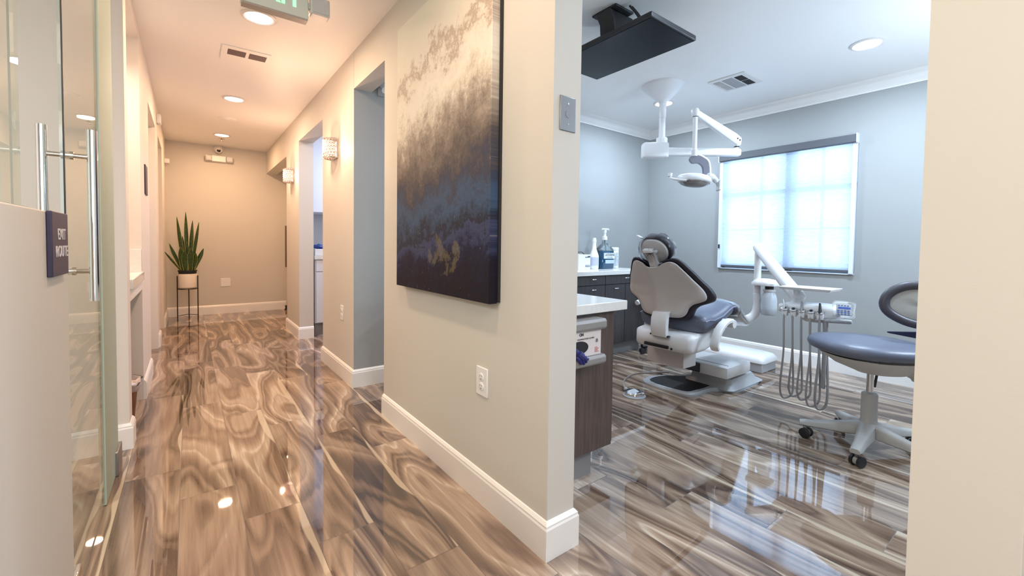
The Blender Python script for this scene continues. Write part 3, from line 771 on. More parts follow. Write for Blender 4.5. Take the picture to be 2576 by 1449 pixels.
t = thing('side_cabinet', 'brown wood-grain cabinet behind the near wall with glove dispenser on its side', 'cabinet', (1.33, 1.9, 0))
MB().box(WR + .002, 1.577, 1.300, 2.45, .13, .762).build('carcass', CABN, t)
MB().box(WR + .002, 1.487, 1.342, 2.45, 0, .13).build('toe_kick', TOEK, t)
for k in range(2):
    q = MB().box(1.577, 1.594, 1.31 + .57 * k, 1.87 + .57 * k, .135, .755).build('door', CABN, t, bevel=.0015)
    MB().tube([(1.594, 1.36 + .57*k, .66), (1.618, 1.36 + .57*k, .66), (1.618, 1.44 + .57*k, .66), (1.594, 1.44 + .57*k, .66)], .004, 6).build('handle', CHROME, q)
t = thing('side_countertop', 'thick white quartz countertop on the brown cabinet beside the near wall', 'counter', (1.33, 1.9, .765))
MB().box(WR + .002, 1.643, 1.272, 2.47, .764, .807).build('slab', QUARTZ, t, bevel=.003)
# glove dispenser
GD = mat('dispenser_grey', (.26, .25, .245), .35)
t = thing('glove_dispenser', 'grey wall bracket on the cabinet side holding a box of gloves', 'dispenser', (1.28, 1.25, .65))
m = MB()
def chan(z0, z1, up):
    # rounded rail, open towards the box
    pr = [(1.298, z0), (1.230, z0), (1.222, z0 + .010), (1.222, z1 - .010), (1.230, z1), (1.298, z1)]
    return [(a, b) for a, b in pr]
MB().prism(chan(.702, .748, 1), lambda a, b: V(1.12, a, b), (.322, 0, 0)).build('top_rail', GD, t, bevel=.003)
MB().prism(chan(.552, .592, 0), lambda a, b: V(1.12, a, b), (.322, 0, 0)).build('bottom_rail', GD, t, bevel=.003)
MB().box(1.12, 1.438, 1.294, 1.299, .56, .74).build('back_plate', GD, t)
t = thing('glove_box', 'white card box of examination gloves in the grey bracket on the cabinet side', 'box', (1.28, 1.26, .59))
MB().box(1.16, 1.425, 1.240, 1.292, .593, .701).build('carton', CARD, t, bevel=.001)
MB().prism([(.055 * math.cos(a), .028 * math.sin(a)) for a in [2*PI*k/28 for k in range(28)]], lambda a, b: V(1.290 + a, 1.2385, .634 + b), (0, .001, 0)).build('opening', DARKP, t)
lk = dict(right=(1, 0, 0), up=(0, 0, 1))
m1 = text_mesh('ON', .016, .0003, frame((1.303, 1.2390, .688), (1, 0, 0), (0, 0, 1)), bold=.0006); link('lettering', m1, INK, t)
m1 = text_mesh('EXAMINATION GLOVES', .0095, .0003, frame((1.330, 1.2390, .669), (1, 0, 0), (0, 0, 1))); link('lettering', m1, INK, t)
m = MB(); m.tube([V(1.398 + .007*math.cos(a), 1.2392, .655 + .008*math.sin(a)) for a in [2*PI*k/16 for k in range(17)]], .0008, 4); m.box(1.396, 1.400, 1.2388, 1.2395, .650, .660); m.build('round_mark', INK, t)
m = MB()
for k in range(4): m.box(1.385, 1.385 + (.026, .02, .026, .017)[k], 1.2386, 1.2392, .606 + .006 * k, .6085 + .006 * k)
m.build('small_print', INKR, t)
g = thing('blue_glove', 'crumpled blue glove poking out of the glove box opening', 'glove', (1.29, 1.23, .62))
m = MB()
m.tube(smoothpoly([(1.262, 1.250, .632), (1.272, 1.228, .618), (1.285, 1.216, .603), (1.300, 1.214, .596), (1.318, 1.214, .590)], 4, False), [.012]*5 + [.017]*4 + [.012]*4 + [.006]*4, 10)
m.build('cuff', NITR, g, smooth=True)
for a_, z_ in ((.0, .578), (-.014, .572), (-.03, .576)):
    MB().tube(smoothpoly([(1.288 + a_, 1.222, .604), (1.298 + a_, 1.213, .592), (1.304 + a_, 1.211, z_)], 4, False), [.009]*4 + [.007]*4 + [.004], 8).build('finger', NITR, g, smooth=True)
t = thing('faucet', 'small chrome tap at the back of the near counter, mostly hidden by the wall', 'tap', (1.5, 1.9, .807))
MB().lathe([(.028, 0), (.026, .01), (.016, .016), (.014, .12), (.010, .125)], (1.49, 2.0, .808), 18).build('body', CHROME, t, smooth=True)
MB().tube(smoothpoly([(1.49, 2.0, .92), (1.49, 1.99, 1.0), (1.50, 1.93, 1.02), (1.51, 1.89, .98)], 4, False), .009, 10).build('spout', CHROME, t, smooth=True)

# ------------------------------------------------------------------ bottles on the back counter
zc = .8285
t = thing('tissue_carton', 'white carton with small print at the left end of the back counter', 'box', (3.08, 2.98, zc))
MB().box(2.99, 3.155, 2.90, 3.05, zc, .975).build('carton', LABEL, t, bevel=.002)
m = MB()
for z in (.950, .944, .87, .862, .854): m.box(3.08, 3.15, 2.8985, 2.9005, z, z + .003)
m.box(3.115, 3.150, 2.8985, 2.9005, .955, .962); m.build('small_print', INK, t)
MB().tube(smoothpoly([(3.03, 2.97, .975), (3.05, 2.97, .995), (3.10, 2.97, .998), (3.14, 2.97, .976)], 4, False), .004, 6).build('carry_loop', INK, t)
t = thing('spray_bottle', 'white bottle with long tapered neck between carton and blue mouthwash', 'bottle', (3.264, 2.95, zc))
MB().lathe([(.048, 0), (.054, .008), (.054, .13), (.045, .155), (.026, .20), (.021, .245), (.021, .27), (.024, .272), (.024, .292), (.008, .295)], (3.262, 2.95, zc), 26, sy=.75).build('body', WHITE, t, smooth=True)
MB().lathe([(.0545, .035), (.0545, .12)], (3.262, 2.949, zc), 26, sy=.76).build('label', mat('label_lilac', (.50, .52, .62), .5), t, smooth=True)
MB().lathe([(.018, .292), (.016, .312), (.005, .314)], (3.262, 2.95, zc), 16).build('cap', WHITE, t, smooth=True)
t = thing('mouthwash_bottle', 'large blue mouthwash bottle with white pump on the back counter', 'bottle', (3.418, 2.95, zc))
rr = [V(x, y) for x, y in ((-.098, -.05), (.098, -.05), (.098, .05), (-.098, .05))]
def rrect(hx, hy, r, z, c, n=5):
    out = []
    for sx, sy, a0 in ((1, -1, -PI/2), (1, 1, 0), (-1, 1, PI/2), (-1, -1, PI)):
        for k in range(n):
            a = a0 + PI/2*k/(n-1); out.append(V(c[0] + sx*(hx - r) + r*math.cos(a), c[1] + sy*(hy - r) + r*math.sin(a), z))
    return out
cb = (3.418, 2.95)
MB().loft([rrect(.090, .048, .02, zc, cb), rrect(.097, .052, .022, zc + .006, cb), rrect(.097, .052, .022, zc + .178, cb), rrect(.094, .050, .022, zc + .182, cb)]).build('liquid', BLUEL, t, smooth=True)
MB().loft([rrect(.096, .051, .022, zc + .182, cb), rrect(.090, .050, .022, zc + .20, cb), rrect(.055, .04, .02, zc + .235, cb), rrect(.026, .026, .02, zc + .26, cb), rrect(.022, .022, .02, zc + .30, cb)]).build('shoulder', BOTTLE, t, smooth=True)
MB().box(3.350, 3.513, 2.8955, 2.8985, zc + .105, zc + .162).build('front_label', LABEL, t)
MB().box(3.372, 3.513, 2.8955, 2.8985, zc + .055, zc + .092).build('lower_label', mat('label_pale', (.42, .52, .62), .5), t)
link('lettering', text_mesh('LISTERINE', .033, .0004, frame((3.437, 2.8948, zc + .142), (1, 0, 0), (0, 0, 1)), bold=.0003), INK, t)
link('lettering', text_mesh('COOL MINT', .017, .0004, frame((3.437, 2.8948, zc + .117), (1, 0, 0), (0, 0, 1))), INKB, t)
MB().lathe([(.026, .295), (.026, .33), (.014, .335), (.012, .365), (.016, .366), (.016, .395), (.006, .398)], (3.418, 2.95, zc), 18).build('pump_collar', WHITE, t, smooth=True)
MB().tube([(3.37, 2.95, zc + .402), (3.385, 2.95, zc + .405), (3.47, 2.95, zc + .405), (3.482, 2.95, zc + .398)], [.006, .009, .009, .005], 8).build('pump_nozzle', WHITE, t, smooth=True)
MB().cyl((3.418, 2.95, zc + .17), (3.418, 2.95, zc + .30), .007).build('dip_tube', BLUEL, t)
t = thing('wipes_canister', 'round white canister of wipes right of the blue mouthwash', 'canister', (3.60, 2.99, zc))
MB().lathe([(.050, 0), (.056, .004), (.056, .185), (.054, .188)], (3.603, 2.99, zc), 28).build('body', LABEL, t, smooth=True)
MB().lathe([(.057, .186), (.058, .19), (.058, .212), (.050, .220), (.001, .221)], (3.603, 2.99, zc), 28).build('lid', WHITE, t, smooth=True)
m = MB()
for k in range(9): m.box(3.565, 3.565 + random.uniform(.035, .07), 2.931, 2.934, zc + .03 + .016 * k, zc + .036 + .016 * k)
m.build('small_print', mat('print_grey', (.40, .44, .50), .5), t)

# ------------------------------------------------------------------ ceiling screen, vents
t = thing('ceiling_monitor', 'black flat screen hung face down below the treatment room ceiling', 'screen', (2.05, 1.66, 2.2))
Mt = Matrix.Translation((2.035, 1.672, 2.195)) @ Euler((0, math.radians(0), 0)).to_matrix().to_4x4()
MB().box(-.205, .205, -.36, .36, 0, .03, M=Mt).build('housing', DARKP, t, bevel=.006)
MB().box(-.196, .196, -.350, .350, -.002, .001, M=Mt).build('display_panel', SCREEN, t)
MB().box(-.12, .12, -.2, .2, .03, .05, M=Mt).build('rear_cover', DARKP, t, bevel=.008)
MB().box(1.93, 2.09, 1.62, 1.80, H - .012, H).build('ceiling_plate', DARKP, t, bevel=.004)
MB().prism([(-.09, 0), (-.05, -.05), (-.045, -.11), (.05, -.12), (.075, -.05), (.12, -.02), (.12, 0)], lambda a, b: V(2.01 + a, 1.655, H - .012 + b), (0, .11, 0)).build('mount_arm', DARKP, t, bevel=.005)
MB().cyl((2.02, 1.71, H - .12), (2.04, 1.69, 2.25), .02).build('mount_post', DARKP, t)
m = MB()
for k in range(2): m.tube(smoothpoly([(2.0 + .02*k, 1.58, H - .01), (2.05 + .02*k, 1.55, H - .08), (2.07 + .02*k, 1.58, H - .15), (2.05 + .02*k, 1.62, 2.25)], 5, False), .006, 6)
m.build('cable', DARKP, t, smooth=True)
t = thing('room_air_vent', 'white ceiling diffuser with four louvre blocks in the treatment room', 'air vent', (3.61, 1.76, H))
MB().box(3.448, 3.766, 1.615, 1.91, H - .008, H).build('face_plate', VENTM, t, bevel=.003)
MB().box(3.492, 3.735, 1.73, 1.815, H - .0105, H - .008).build('centre_panel', VENTP, t)
for (y0, y1, dk) in ((1.655, 1.715, 1), (1.832, 1.885, 0)):
    for (x0, x1) in ((3.492, 3.608), (3.618, 3.735)):
        q = MB().box(x0, x1, y0, y1, H - .0095, H - .008).build('louvre_recess', DARKV if dk else VENTP, t)
        m = MB()
        for k in range(6):
            xx = x0 + (k + .5) * (x1 - x0) / 6; m.box(xx - .0022, xx + .0022, y0, y1, H - .0125, H - .0095)
        m.build('louvre_blades', DARKP if dk else VENTM, q)

# ------------------------------------------------------------------ ceiling mounted dental lamp
t = thing('dental_lamp', 'white ceiling-mounted dental operating light with jointed arms and oval head', 'dental light', (3.25, 2.14, H))
cx, cy = 3.235, 2.185
MB().lathe([(.175, 0), (.176, -.012), (.168, -.02), (.12, -.065), (.06, -.118), (.036, -.135), (.034, -.145)], (cx, cy, H), 40).build('ceiling_canopy', WPOW, t, smooth=True, angle=60)
MB().cyl((cx, cy, 1.93), (cx, cy, H - .13), .027).build('drop_pole', WPOW, t, smooth=True)
MB().cyl((cx, cy, 2.16), (cx, cy, H - .14), .030).build('pole_sleeve', WPOW, t, smooth=True)
d1 = V(.775, -.632, 0).normalized(); pr1 = V(-d1.y, d1.x, 0)
Mh = Matrix((d1, pr1, V(0, 0, 1))).transposed().to_4x4(); Mh.translation = V(cx, cy, 0)
MB().box(-.165, .05, -.055, .055, 1.815, 1.945, bev=.022, M=Mh).build('hub_housing', WPOW, t, smooth=True, angle=60)
MB().lathe([(.046, 0), (.046, .05), (.04, .055)], (cx, cy, 1.935), 24).build('hub_collar', WPOW, t, smooth=True)
L1 = .648
m = MB()
rings = []
for u, h0, h1, wv in ((.04, 1.838, 1.905, .028), (.30, 1.838, 1.902, .026), (.45, 1.838, 1.902, .024), (L1, 1.838, 1.900, .022), (L1 + .012, 1.845, 1.893, .018)):
    rings.append([Mh @ V(u, -wv, h0 + .008), Mh @ V(u, -wv*.7, h0), Mh @ V(u, wv*.7, h0), Mh @ V(u, wv, h0 + .008), Mh @ V(u, wv, h1 - .008), Mh @ V(u, wv*.7, h1), Mh @ V(u, -wv*.7, h1), Mh @ V(u, -wv, h1 - .008)])
m.loft(rings).build('lower_arm', WPOW, t, smooth=True)
e1 = Mh @ V(L1 - .02, 0, 1.90)
MB().cyl(e1, e1 + V(0, 0, .04), .018).build('elbow_pin', WPOW, t, smooth=True)
MB().cyl(e1 + V(0, 0, .012), e1 + V(0, 0, .022), .021).build('elbow_ring', DARKP, t)
top = V(3.09, 1.80, 2.085)
st = e1 + V(0, 0, .07)
dd = (top - st); ln = dd.length; dn = dd.normalized(); sd = dn.cross(V(0, 0, 1)).normalized(); un = sd.cross(dn)
m = MB(); rings = []
for u, hh, wv in ((-.045, .020, .018), (-.03, .038, .024), (.05, .043, .026), (.5 * ln, .033, .022), (ln - .03, .024, .018), (ln + .012, .018, .014)):
    c = st + dn * u
    rings.append([c + sd * a * wv + un * b * hh for a, b in ((-1, -.75), (-.7, -1), (.7, -1), (1, -.75), (1, .75), (.7, 1), (-.7, 1), (-1, .75))])
m.loft(rings).build('spring_arm', WPOW, t, smooth=True)
m = MB()
for u in (.0, .04): m.cyl(st + dn * u - sd * .031, st + dn * u - sd * .024, .006)
m.build('arm_screws', DARKP, t)
MB().lathe([(.024, -.03), (.028, -.02), (.028, .018), (.02, .030), (.006, .034)], top, 22).build('end_joint', WPOW, t, smooth=True)
MB().lathe([(.018, -.034), (.018, -.030)], top, 16).build('joint_gap', DARKP, t)
MB().cyl(top - V(0, 0, .03), (top.x, top.y, 1.775), .017).build('hanging_rod', WPOW, t, smooth=True)
MB().lathe([(.022, 0), (.022, .05), (.018, .055)], (top.x, top.y, 1.755), 20).build('rod_collar', WPOW, t, smooth=True)
# curved yoke: s-shaped blade down to the head
vr = V(.78, -.62, 0).normalized(); vf = V(.62, .78, 0).normalized()
hc = V(top.x, top.y, 0)
def YP(a, z, o=0): return hc + vr * a + vf * o + V(0, 0, z)
outer = smoothpoly([(.018, 1.765), (.055, 1.752), (.098, 1.722), (.112, 1.68), (.118, 1.62), (.132, 1.582)], 5, False)
inner = smoothpoly([(.075, 1.575), (.068, 1.63), (.06, 1.675), (.03, 1.70), (-.015, 1.70), (-.038, 1.725), (-.03, 1.755)], 5, False)
YK = mat('yoke_grey', (.17, .17, .21), .4)
poly = [(p.x, p.y) for p in outer] + [(p.x, p.y) for p in inner]
MB().prism(poly, lambda a, b: YP(a, b, -.012), vf * .028).build('yoke', YK, t, bevel=.004)
MB().tube([YP(p.x + .002, p.y, 0) for p in outer], .0135, 8).build('yoke_edge', WPOW, t, smooth=True)
# lamp head: rounded oval dish facing down and towards the chair
hcn = YP(.005, 1.585)
Mhd = Matrix.Translation(hcn) @ Matrix((vr, vf, V(0, 0, 1))).transposed().to_4x4() @ Euler((math.radians(-4), math.radians(5), 0)).to_matrix().to_4x4()
m = MB(); m.lathe([(.002, .030), (.08, .028), (.118, .016), (.130, -.004), (.128, -.022), (.118, -.032), (.108, -.034)], (0, 0, 0), 36, sy=.78, M=Mhd); m.build('head_shell', WPOW, t, smooth=True, angle=70)
m = MB(); m.lathe([(.108, -.030), (.100, -.046), (.07, -.056), (.002, -.060)], (0, 0, 0), 36, sy=.78, M=Mhd); m.build('reflector', mat('reflector_grey', (.28, .26, .25), .3, .4), t, smooth=True, angle=70)
m = MB(); m.tube([Mhd @ V(.116*math.cos(a), .116*.78*math.sin(a), -.030) for a in [2*PI*k/40 for k in range(41)]], .004, 6); m.build('bezel', CHROME, t, smooth=True)
hl = smoothpoly([(-.185, 0, .006), (-.180, -.015, -.018), (-.145, -.055, -.034), (-.09, -.085, -.04)], 5, False)
MB().tube([Mhd @ V(p.x, p.y, p.z) for p in hl], .009, 10).build('handle', WPOW, t, smooth=True)
MB().tube([Mhd @ V(-.186, 0, .000), Mhd @ V(-.186, 0, .024)], .016, 14).build('handle_knob', WPOW, t, smooth=True)
hr = smoothpoly([(.08, -.05, .016), (.13, -.035, .010), (.165, -.01, -.012), (.185, 0, -.035)], 5, False)
MB().tube([Mhd @ V(p.x, p.y, p.z) for p in hr], [.026]*5 + [.020]*5 + [.012]*6, 10).build('handle_mount', WPOW, t, smooth=True)
MB().box(.178, .196, -.035, .025, -.075, .012, bev=.006, M=Mhd).build('sensor_tab', WPOW, t)

# ------------------------------------------------------------------ dental chair
ch = thing('dental_chair', 'reclined dental chair with slate vinyl upholstery and grey shell seen from behind', 'dental chair', (3.1, 1.68, 0))
CY = 1.66
# floor plate with two lobes
bp = smoothpoly([(2.80, 1.98), (2.78, 1.80), (2.80, 1.66), (2.87, 1.61), (3.03, 1.60), (3.11, 1.56), (3.14, 1.505), (3.22, 1.475), (3.50, 1.475), (3.60, 1.51), (3.66, 1.62), (3.64, 1.80), (3.52, 1.88), (3.24, 1.89), (3.12, 1.93), (3.02, 2.02), (2.88, 2.05)], 4)
MB().loft([[V(p.x, p.y, 0) for p in bp], [V(p.x, p.y, .014) for p in bp], [V(3.2 + (p.x - 3.2) * .975, 1.74 + (p.y - 1.74) * .95, .026) for p in bp]]).build('floor_plate', GREYP, ch, smooth=True)
cav = smoothpoly([(2.83, 1.96), (2.83, 1.69), (2.93, 1.645), (3.12, 1.64), (3.18, 1.72), (3.16, 1.88), (3.0, 1.99)], 4)
MB().loft([[V(p.x, p.y, .024) for p in cav], [V(p.x, p.y, .0275) for p in cav]]).build('plate_hollow_shade', RUBBER, ch)  # flat dark sheet: shade of the base plate's hollow put into colour
# raised foot under the pump cover, flaring out
m = MB(); m.loft([rrect(.27, .20, .06, .02, (3.37, 1.67)), rrect(.215, .165, .05, .055, (3.34, 1.655)), rrect(.185, .155, .04, .10, (3.31, 1.65))]); m.build('pedestal_skirt', GREYP, ch, smooth=True)
MB().box(3.04, 3.40, 1.475, 2.0, .118, .205, bev=.022).build('pump_cover', WPOW, ch, smooth=True, angle=50)
MB().box(3.10, 3.106, 1.50, 1.88, .2045, .2062).build('cover_seam', DARKP, ch)
# lift linkage
m = MB(); m.prism([(3.06, .12), (2.80, .20), (2.80, .27), (3.10, .18)], lambda a, b: V(a, 1.68, b), (0, .13, 0)); m.build('lift_arm', DARKP, ch, bevel=.01)
MB().box(2.68, 2.84, 1.60, 1.89, .228, .385, bev=.008).build('linkage_cover', BEIGEP, ch, smooth=True, angle=50)
# seat frame: white rear casting
m = MB()
def ringbox(x, y0, y1, z0, z1, r=.03): 
    c = ((y0 + y1)/2, (z0 + z1)/2); return [V(x, p.x, p.y) for p in rrect((y1 - y0)/2, (z1 - z0)/2, r, 0, c)]
m.loft([ringbox(2.50, 1.47, 1.85, .395, .478), ringbox(2.53, 1.445, 1.875, .375, .497), ringbox(2.66, 1.435, 1.885, .385, .51), ringbox(2.80, 1.45, 1.87, .40, .53), ringbox(3.02, 1.49, 1.83, .46, .57)])
m.build('seat_frame', WPOW, ch, smooth=True, angle=60)
MB().box(2.478, 2.50, 1.59, 1.73, .470, .4805, bev=.002).build('bracket_socket', DARKP, ch, smooth=True)
MB().box(2.485, 2.505, 1.60, 1.78, .392, .412, bev=.003).build('control_recess', DARKP, ch)
MB().lathe([(.008, 0), (.008, .004)], (0, 0, 0), 12, M=frame((2.486, 1.57, .40), (0, -1, 0), (0, 0, 1))).build('service_port', DARKP, ch)
# seat and leg cushion: profile along x
prof = [(2.600, .590, .515), (2.612, .616, .502), (2.65, .624, .497), (2.70, .620, .500), (2.80, .642, .528), (2.88, .674, .566), (2.93, .690, .588), (2.97, .688, .588)]
def cushion(prof, hw, edge, name, mt, bulge=.010, cy=CY):
    rings = []
    for x, zt, zb in prof:
        w = hw(x); zm = (zt + zb) / 2
        rings.append([V(x, cy + yy, zz) for yy, zz in ((-w, zm), (-w + .004, zt - edge), (-w + .03, zt - .004), (-w*.55, zt + bulge), (0, zt + bulge * 1.1), (w*.55, zt + bulge), (w - .03, zt - .004), (w - .004, zt - edge), (w, zm), (w - .02, zb + .006), (w*.6, zb), (0, zb), (-w*.6, zb), (-w + .02, zb + .006))])
    m = MB(); m.loft(rings); return m
sw = lambda x: .245 + .02 * min(1, (x - 2.60) / .16)
se = cushion(prof, sw, .02, 'seat', VINYL).build('seat_cushion', VINYL, ch, sub=1)
# piping and tufts on the seat
for s in (-1, 1):
    MB().tube([V(x, CY + s * (sw(x) - .001), zt - .030) for x, zt, zb in prof[1:]], .0045, 6).build('piping', mat('piping_light', (.20, .22, .30), .4), se, smooth=True)
prof2 = [(2.96, .690, .590), (3.02, .676, .584), (3.12, .634, .545), (3.24, .584, .505), (3.35, .538, .472), (3.395, .512, .462), (3.405, .492, .470)]
sw2 = lambda x: .262 - .10 * max(0, (x - 3.0)) / .4
lr = cushion(prof2, sw2, .018, 'legrest', VINYLD).build('leg_rest', mat('legrest_vinyl', (.055, .055, .075), .3, bump=.4, bscale=22), ch, sub=1)
MB().box(3.08, 3.30, CY - .12, CY + .12, .485, .500, bev=.004, M=Matrix.Translation((3.19, 0, .5)) @ Euler((0, math.radians(20), 0)).to_matrix().to_4x4() @ Matrix.Translation((-3.19, 0, -.5))).build('leg_rest_tray', WPOW, ch)
# clear cover over the foot end
cov = [(x + .003, zt + .006, zb - .004) for x, zt, zb in prof2[1:]]
cushion(cov, lambda x: sw2(x) + .006, .018, 'c', CLEAR, .014).build('foot_cover', CLEAR, ch, smooth=True, angle=180)
# backrest
ol = [(0, .945), (.05, .952), (.085, .975), (.135, .990), (.175, .978), (.215, .930), (.262, .865), (.305, .800), (.322, .755), (.312, .722), (.275, .702), (.235, .685), (.205, .655), (.188, .615), (.155, .585), (.09, .577), (0, .575)]
half = ol; full = [(u, z) for u, z in half] + [(-u, z) for u, z in half[-2:0:-1]]
full = [(p.x, p.y) for p in smoothpoly([V(a, b) for a, b in full], 3)]
def bx(z):
    pts = [(.55, 2.605), (.62, 2.605), (.72, 2.60), (.80, 2.575), (.88, 2.525), (.96, 2.462), (1.02, 2.42)]
    for (a, xa), (b, xb) in zip(pts[:-1], pts[1:]):
        if z <= b: t_ = (z - a) / (b - a); return xa + (xb - xa) * max(0, t_)
    return pts[-1][1]
cz = .765
def ring(scale, off, bulge=0, wrapk=.55):
    out = []
    for u, z in full:
        uu = u * scale; zz = cz + (z - cz) * scale
        out.append(V(bx(zz) + .66 * uu * uu + off - .045, CY + .024 - .16 * max(0, zz - .86) + uu, zz))
    return out
m = MB()
rs = [ring(.02, .060), ring(.5, .072), ring(.85, .062), ring(.97, .045), ring(1.0, .022), ring(1.0, -.002), ring(.975, -.010), ring(.90, -.008), ring(.75, -.004), ring(.6, -.004), ring(.45, -.004), ring(.3, -.004), ring(.02, -.004)]
m.loft(rs); bk = m.build('backrest_cushion', VINYLD, ch, smooth=True, angle=80)
def shell(scale, off):
    out = []
    for u, z in full:
        uu = u * scale; zz = cz + (z - cz) * scale
        rdg = .034 * math.exp(-(uu / .060) ** 2)
        out.append(V(bx(zz) + .66 * uu * uu + off - rdg - .045, CY + .024 - .16 * max(0, zz - .86) + uu, zz))
    return out
m = MB(); m.loft([shell(.02, -.012), shell(.3, -.012), shell(.6, -.012), shell(.8, -.012), shell(.895, -.014), shell(.90, -.022), shell(.885, -.030), shell(.75, -.031), shell(.6, -.031), shell(.45, -.031), shell(.3, -.031), shell(.15, -.031), shell(.01, -.031)])
m.build('backrest_shell', BEIGEP, ch, smooth=True, angle=80)
# mounting bracket from frame to shell
rings = []
for x, z, w in ((2.500, .632, .050), (2.482, .626, .055), (2.468, .59, .057), (2.463, .54, .057), (2.466, .495, .056), (2.474, .470, .055)):
    rings.append([V(x, 1.658 - w, z), V(x - .004, 1.658 - w + .006, z + .0), V(x - .004, 1.658 + w - .006, z), V(x, 1.658 + w, z), V(x + .03, 1.658 + w, z + .004), V(x + .03, 1.658 - w, z + .004)])
MB().loft(rings).build('back_bracket', WPOW, ch, smooth=True, angle=50)
# headrest
hr_ = thing('x', None, None) if False else None
hz, hx_, hy_ = 1.045, 2.43, CY + .01
ax1 = V(-.42, 0, .91).normalized()      # up along the reclined rest
axn = V(-.91, 0, -.42).normalized()     # towards the viewer side
hp = smoothpoly([V(0, .088), V(.055, .080), V(.095, .045), (V(.112, 0)), V(.105, -.045), V(.075, -.082), V(.03, -.094), V(-.03, -.094), V(-.075, -.082), V(-.105, -.045), V(-.112, 0), V(-.095, .045), V(-.055, .080)], 3)
def hring(s, off, k=.9): return [V(hx_, hy_, hz) + V(0, 1, 0) * p.x * s + ax1 * p.y * s + axn * (off - k * (p.x * s) ** 2) for p in hp]
m = MB(); m.loft([hring(.02, -.055), hring(.7, -.05), hring(.96, -.035), hring(1.0, -.01), hring(.98, .01), hring(.85, .014), hring(.02, .014)]); hrc = m.build('headrest_cushion', VINYLD, ch, smooth=True, angle=80)
m = MB(); m.loft([hring(.83, .010), hring(.84, .022), hring(.80, .029), hring(.02, .034)]); m.build('headrest_shell', BEIGEP, ch, smooth=True, angle=80)
hb = V(hx_, hy_ + .0, hz)
Mq = Matrix((V(0, -1, 0), ax1, axn * 1)).transposed().to_4x4(); Mq.translation = hb
MB().box(-.032, .032, -.115, .01, .026, .062, M=Mq).build('headrest_mount', BEIGEP, ch, bevel=.008, bevseg=3)
MB().box(-.05, .02, .002, .024, .035, .07, bev=.006, M=Mq).build('release_lever', WPOW, ch, smooth=True)
MB().lathe([(.010, 0), (.010, .03)], (0, 0, 0), 12, M=frame(hb + ax1 * .0 + V(0, -.03, 0) + axn * .05, (0, 1, 0), ax1)).build('lever_pivot', WPOW, ch)
MB().box(-.022, .022, -.165, -.10, .015, .030, bev=.003, M=Mq).build('headrest_bar', STEEL, ch)
m = MB(); sc_ = []
random.seed(3)
for s, o in ((1.02, -.052), (1.06, -.04), (1.07, -.01), (1.05, .03), (.9, .055), (.5, .065), (.05, .066)):
    r_ = hring(s, o, .5); sc_.append([p + V(random.uniform(-.006, .006), random.uniform(-.006, .006), random.uniform(-.006, .006)) for p in r_])
m.loft(sc_); m.build('headrest_film', CLEAR, ch, smooth=True, angle=180)
m = MB(); m.loft([[hb + V(-.035, .075, .075), hb + V(-.035, .10, .055)], [hb + V(-.03, .12, .105), hb + V(-.03, .135, .075)], [hb + V(-.03, .150, .105), hb + V(-.03, .160, .078)]], cap=False, closed=False) if False else m.box(-.02, .02, -.012, .022, -.004, .004, bev=.002, M=Matrix.Translation(hb + V(-.025, .100, .078)) @ Euler((.5, 0, .2)).to_matrix().to_4x4())
m.build('film_tab', LABEL, ch)
# armrests
def arm(y, s):
    pts = smoothpoly([(2.61, y, .425), (2.595, y, .455), (2.615, y, .505), (2.66, y, .555), (2.725, y, .587), (2.79, y, .590)], 4, False)
    m = MB(); rings = []
    for i, p in enumerate(pts):
        d_ = (pts[min(i+1, len(pts)-1)] - pts[max(0, i-1)]).normalized(); n_ = V(-d_.z, 0, d_.x); w_ = .026; h_ = .013
        rings.append([p + V(0, a*w_, 0) + n_ * b*h_ for a, b in ((-1, -.6), (-.6, -1), (.6, -1), (1, -.6), (1, .6), (.6, 1), (-.6, 1), (-1, .6))])
    m.loft(rings).build('armrest', WPOW, ch, smooth=True, angle=50)
    MB().cyl((2.79, y - .028, .570), (2.79, y + .05, .570), .026).build('armrest_pad', WPOW, ch, smooth=True)
arm(1.345, -1)
MB().tube(smoothpoly([(2.66, 1.975, .640), (2.71, 1.975, .650), (2.80, 1.965, .640), (2.86, 1.94, .56), (2.84, 1.87, .50)], 4, False), .018, 10).build('armrest', WPOW, ch, smooth=True)
# foot control
fc = thing('foot_pedal', 'round chrome foot control disc on the floor with its cable to the chair', 'foot control', (2.52, 1.88, 0))
MB().lathe([(.078, 0), (.080, .006), (.070, .014), (.001, .014)], (2.515, 1.872, 0), 32).build('base_ring', GREYP, fc, smooth=True)
MB().lathe([(.066, .014), (.068, .030), (.062, .034)], (2.515, 1.872, 0), 32).build('chrome_ring', CHROME, fc, smooth=True)
m = MB(); n = 8
rings = [[V(2.515 + r*math.cos(2*PI*k/n + .2), 1.872 + r*math.sin(2*PI*k/n + .2), z) for k in range(n)] for r, z in ((.055, .034), (.050, .036), (.004, .052))]
m.loft(rings); m.build('faceted_cap', CHROME, fc)
MB().tube(smoothpoly([(2.53, 1.94, .018), (2.545, 1.985, .03), (2.60, 2.03, .05), (2.70, 2.02, .085), (2.80, 1.94, .10), (2.90, 1.85, .11)], 5, False), .007, 8).build('cable', CABLE, fc, smooth=True)
MB().tube([(2.522, 1.93, .018), (2.535, 1.965, .022)], .014, 10).build('cable_boot', GREYP, fc, smooth=True)

# floor utility box by the window wall
t = thing('utility_box', 'long low white and grey utility box on the floor beyond the chair', 'utility box', (3.98, 1.95, 0))
MB().box(3.85, 4.12, 1.58, 2.25, 0, .085).build('lower_case', GREYP, t, bevel=.006)
m = MB(); m.loft([rrect(.150, .35, .04, .082, (3.985, 1.915)), rrect(.150, .35, .04, .105, (3.985, 1.915)), rrect(.135, .335, .05, .135, (3.985, 1.92)), rrect(.10, .30, .05, .148, (3.985, 1.925))]); m.build('lid', WPOW, t, smooth=True, angle=60)

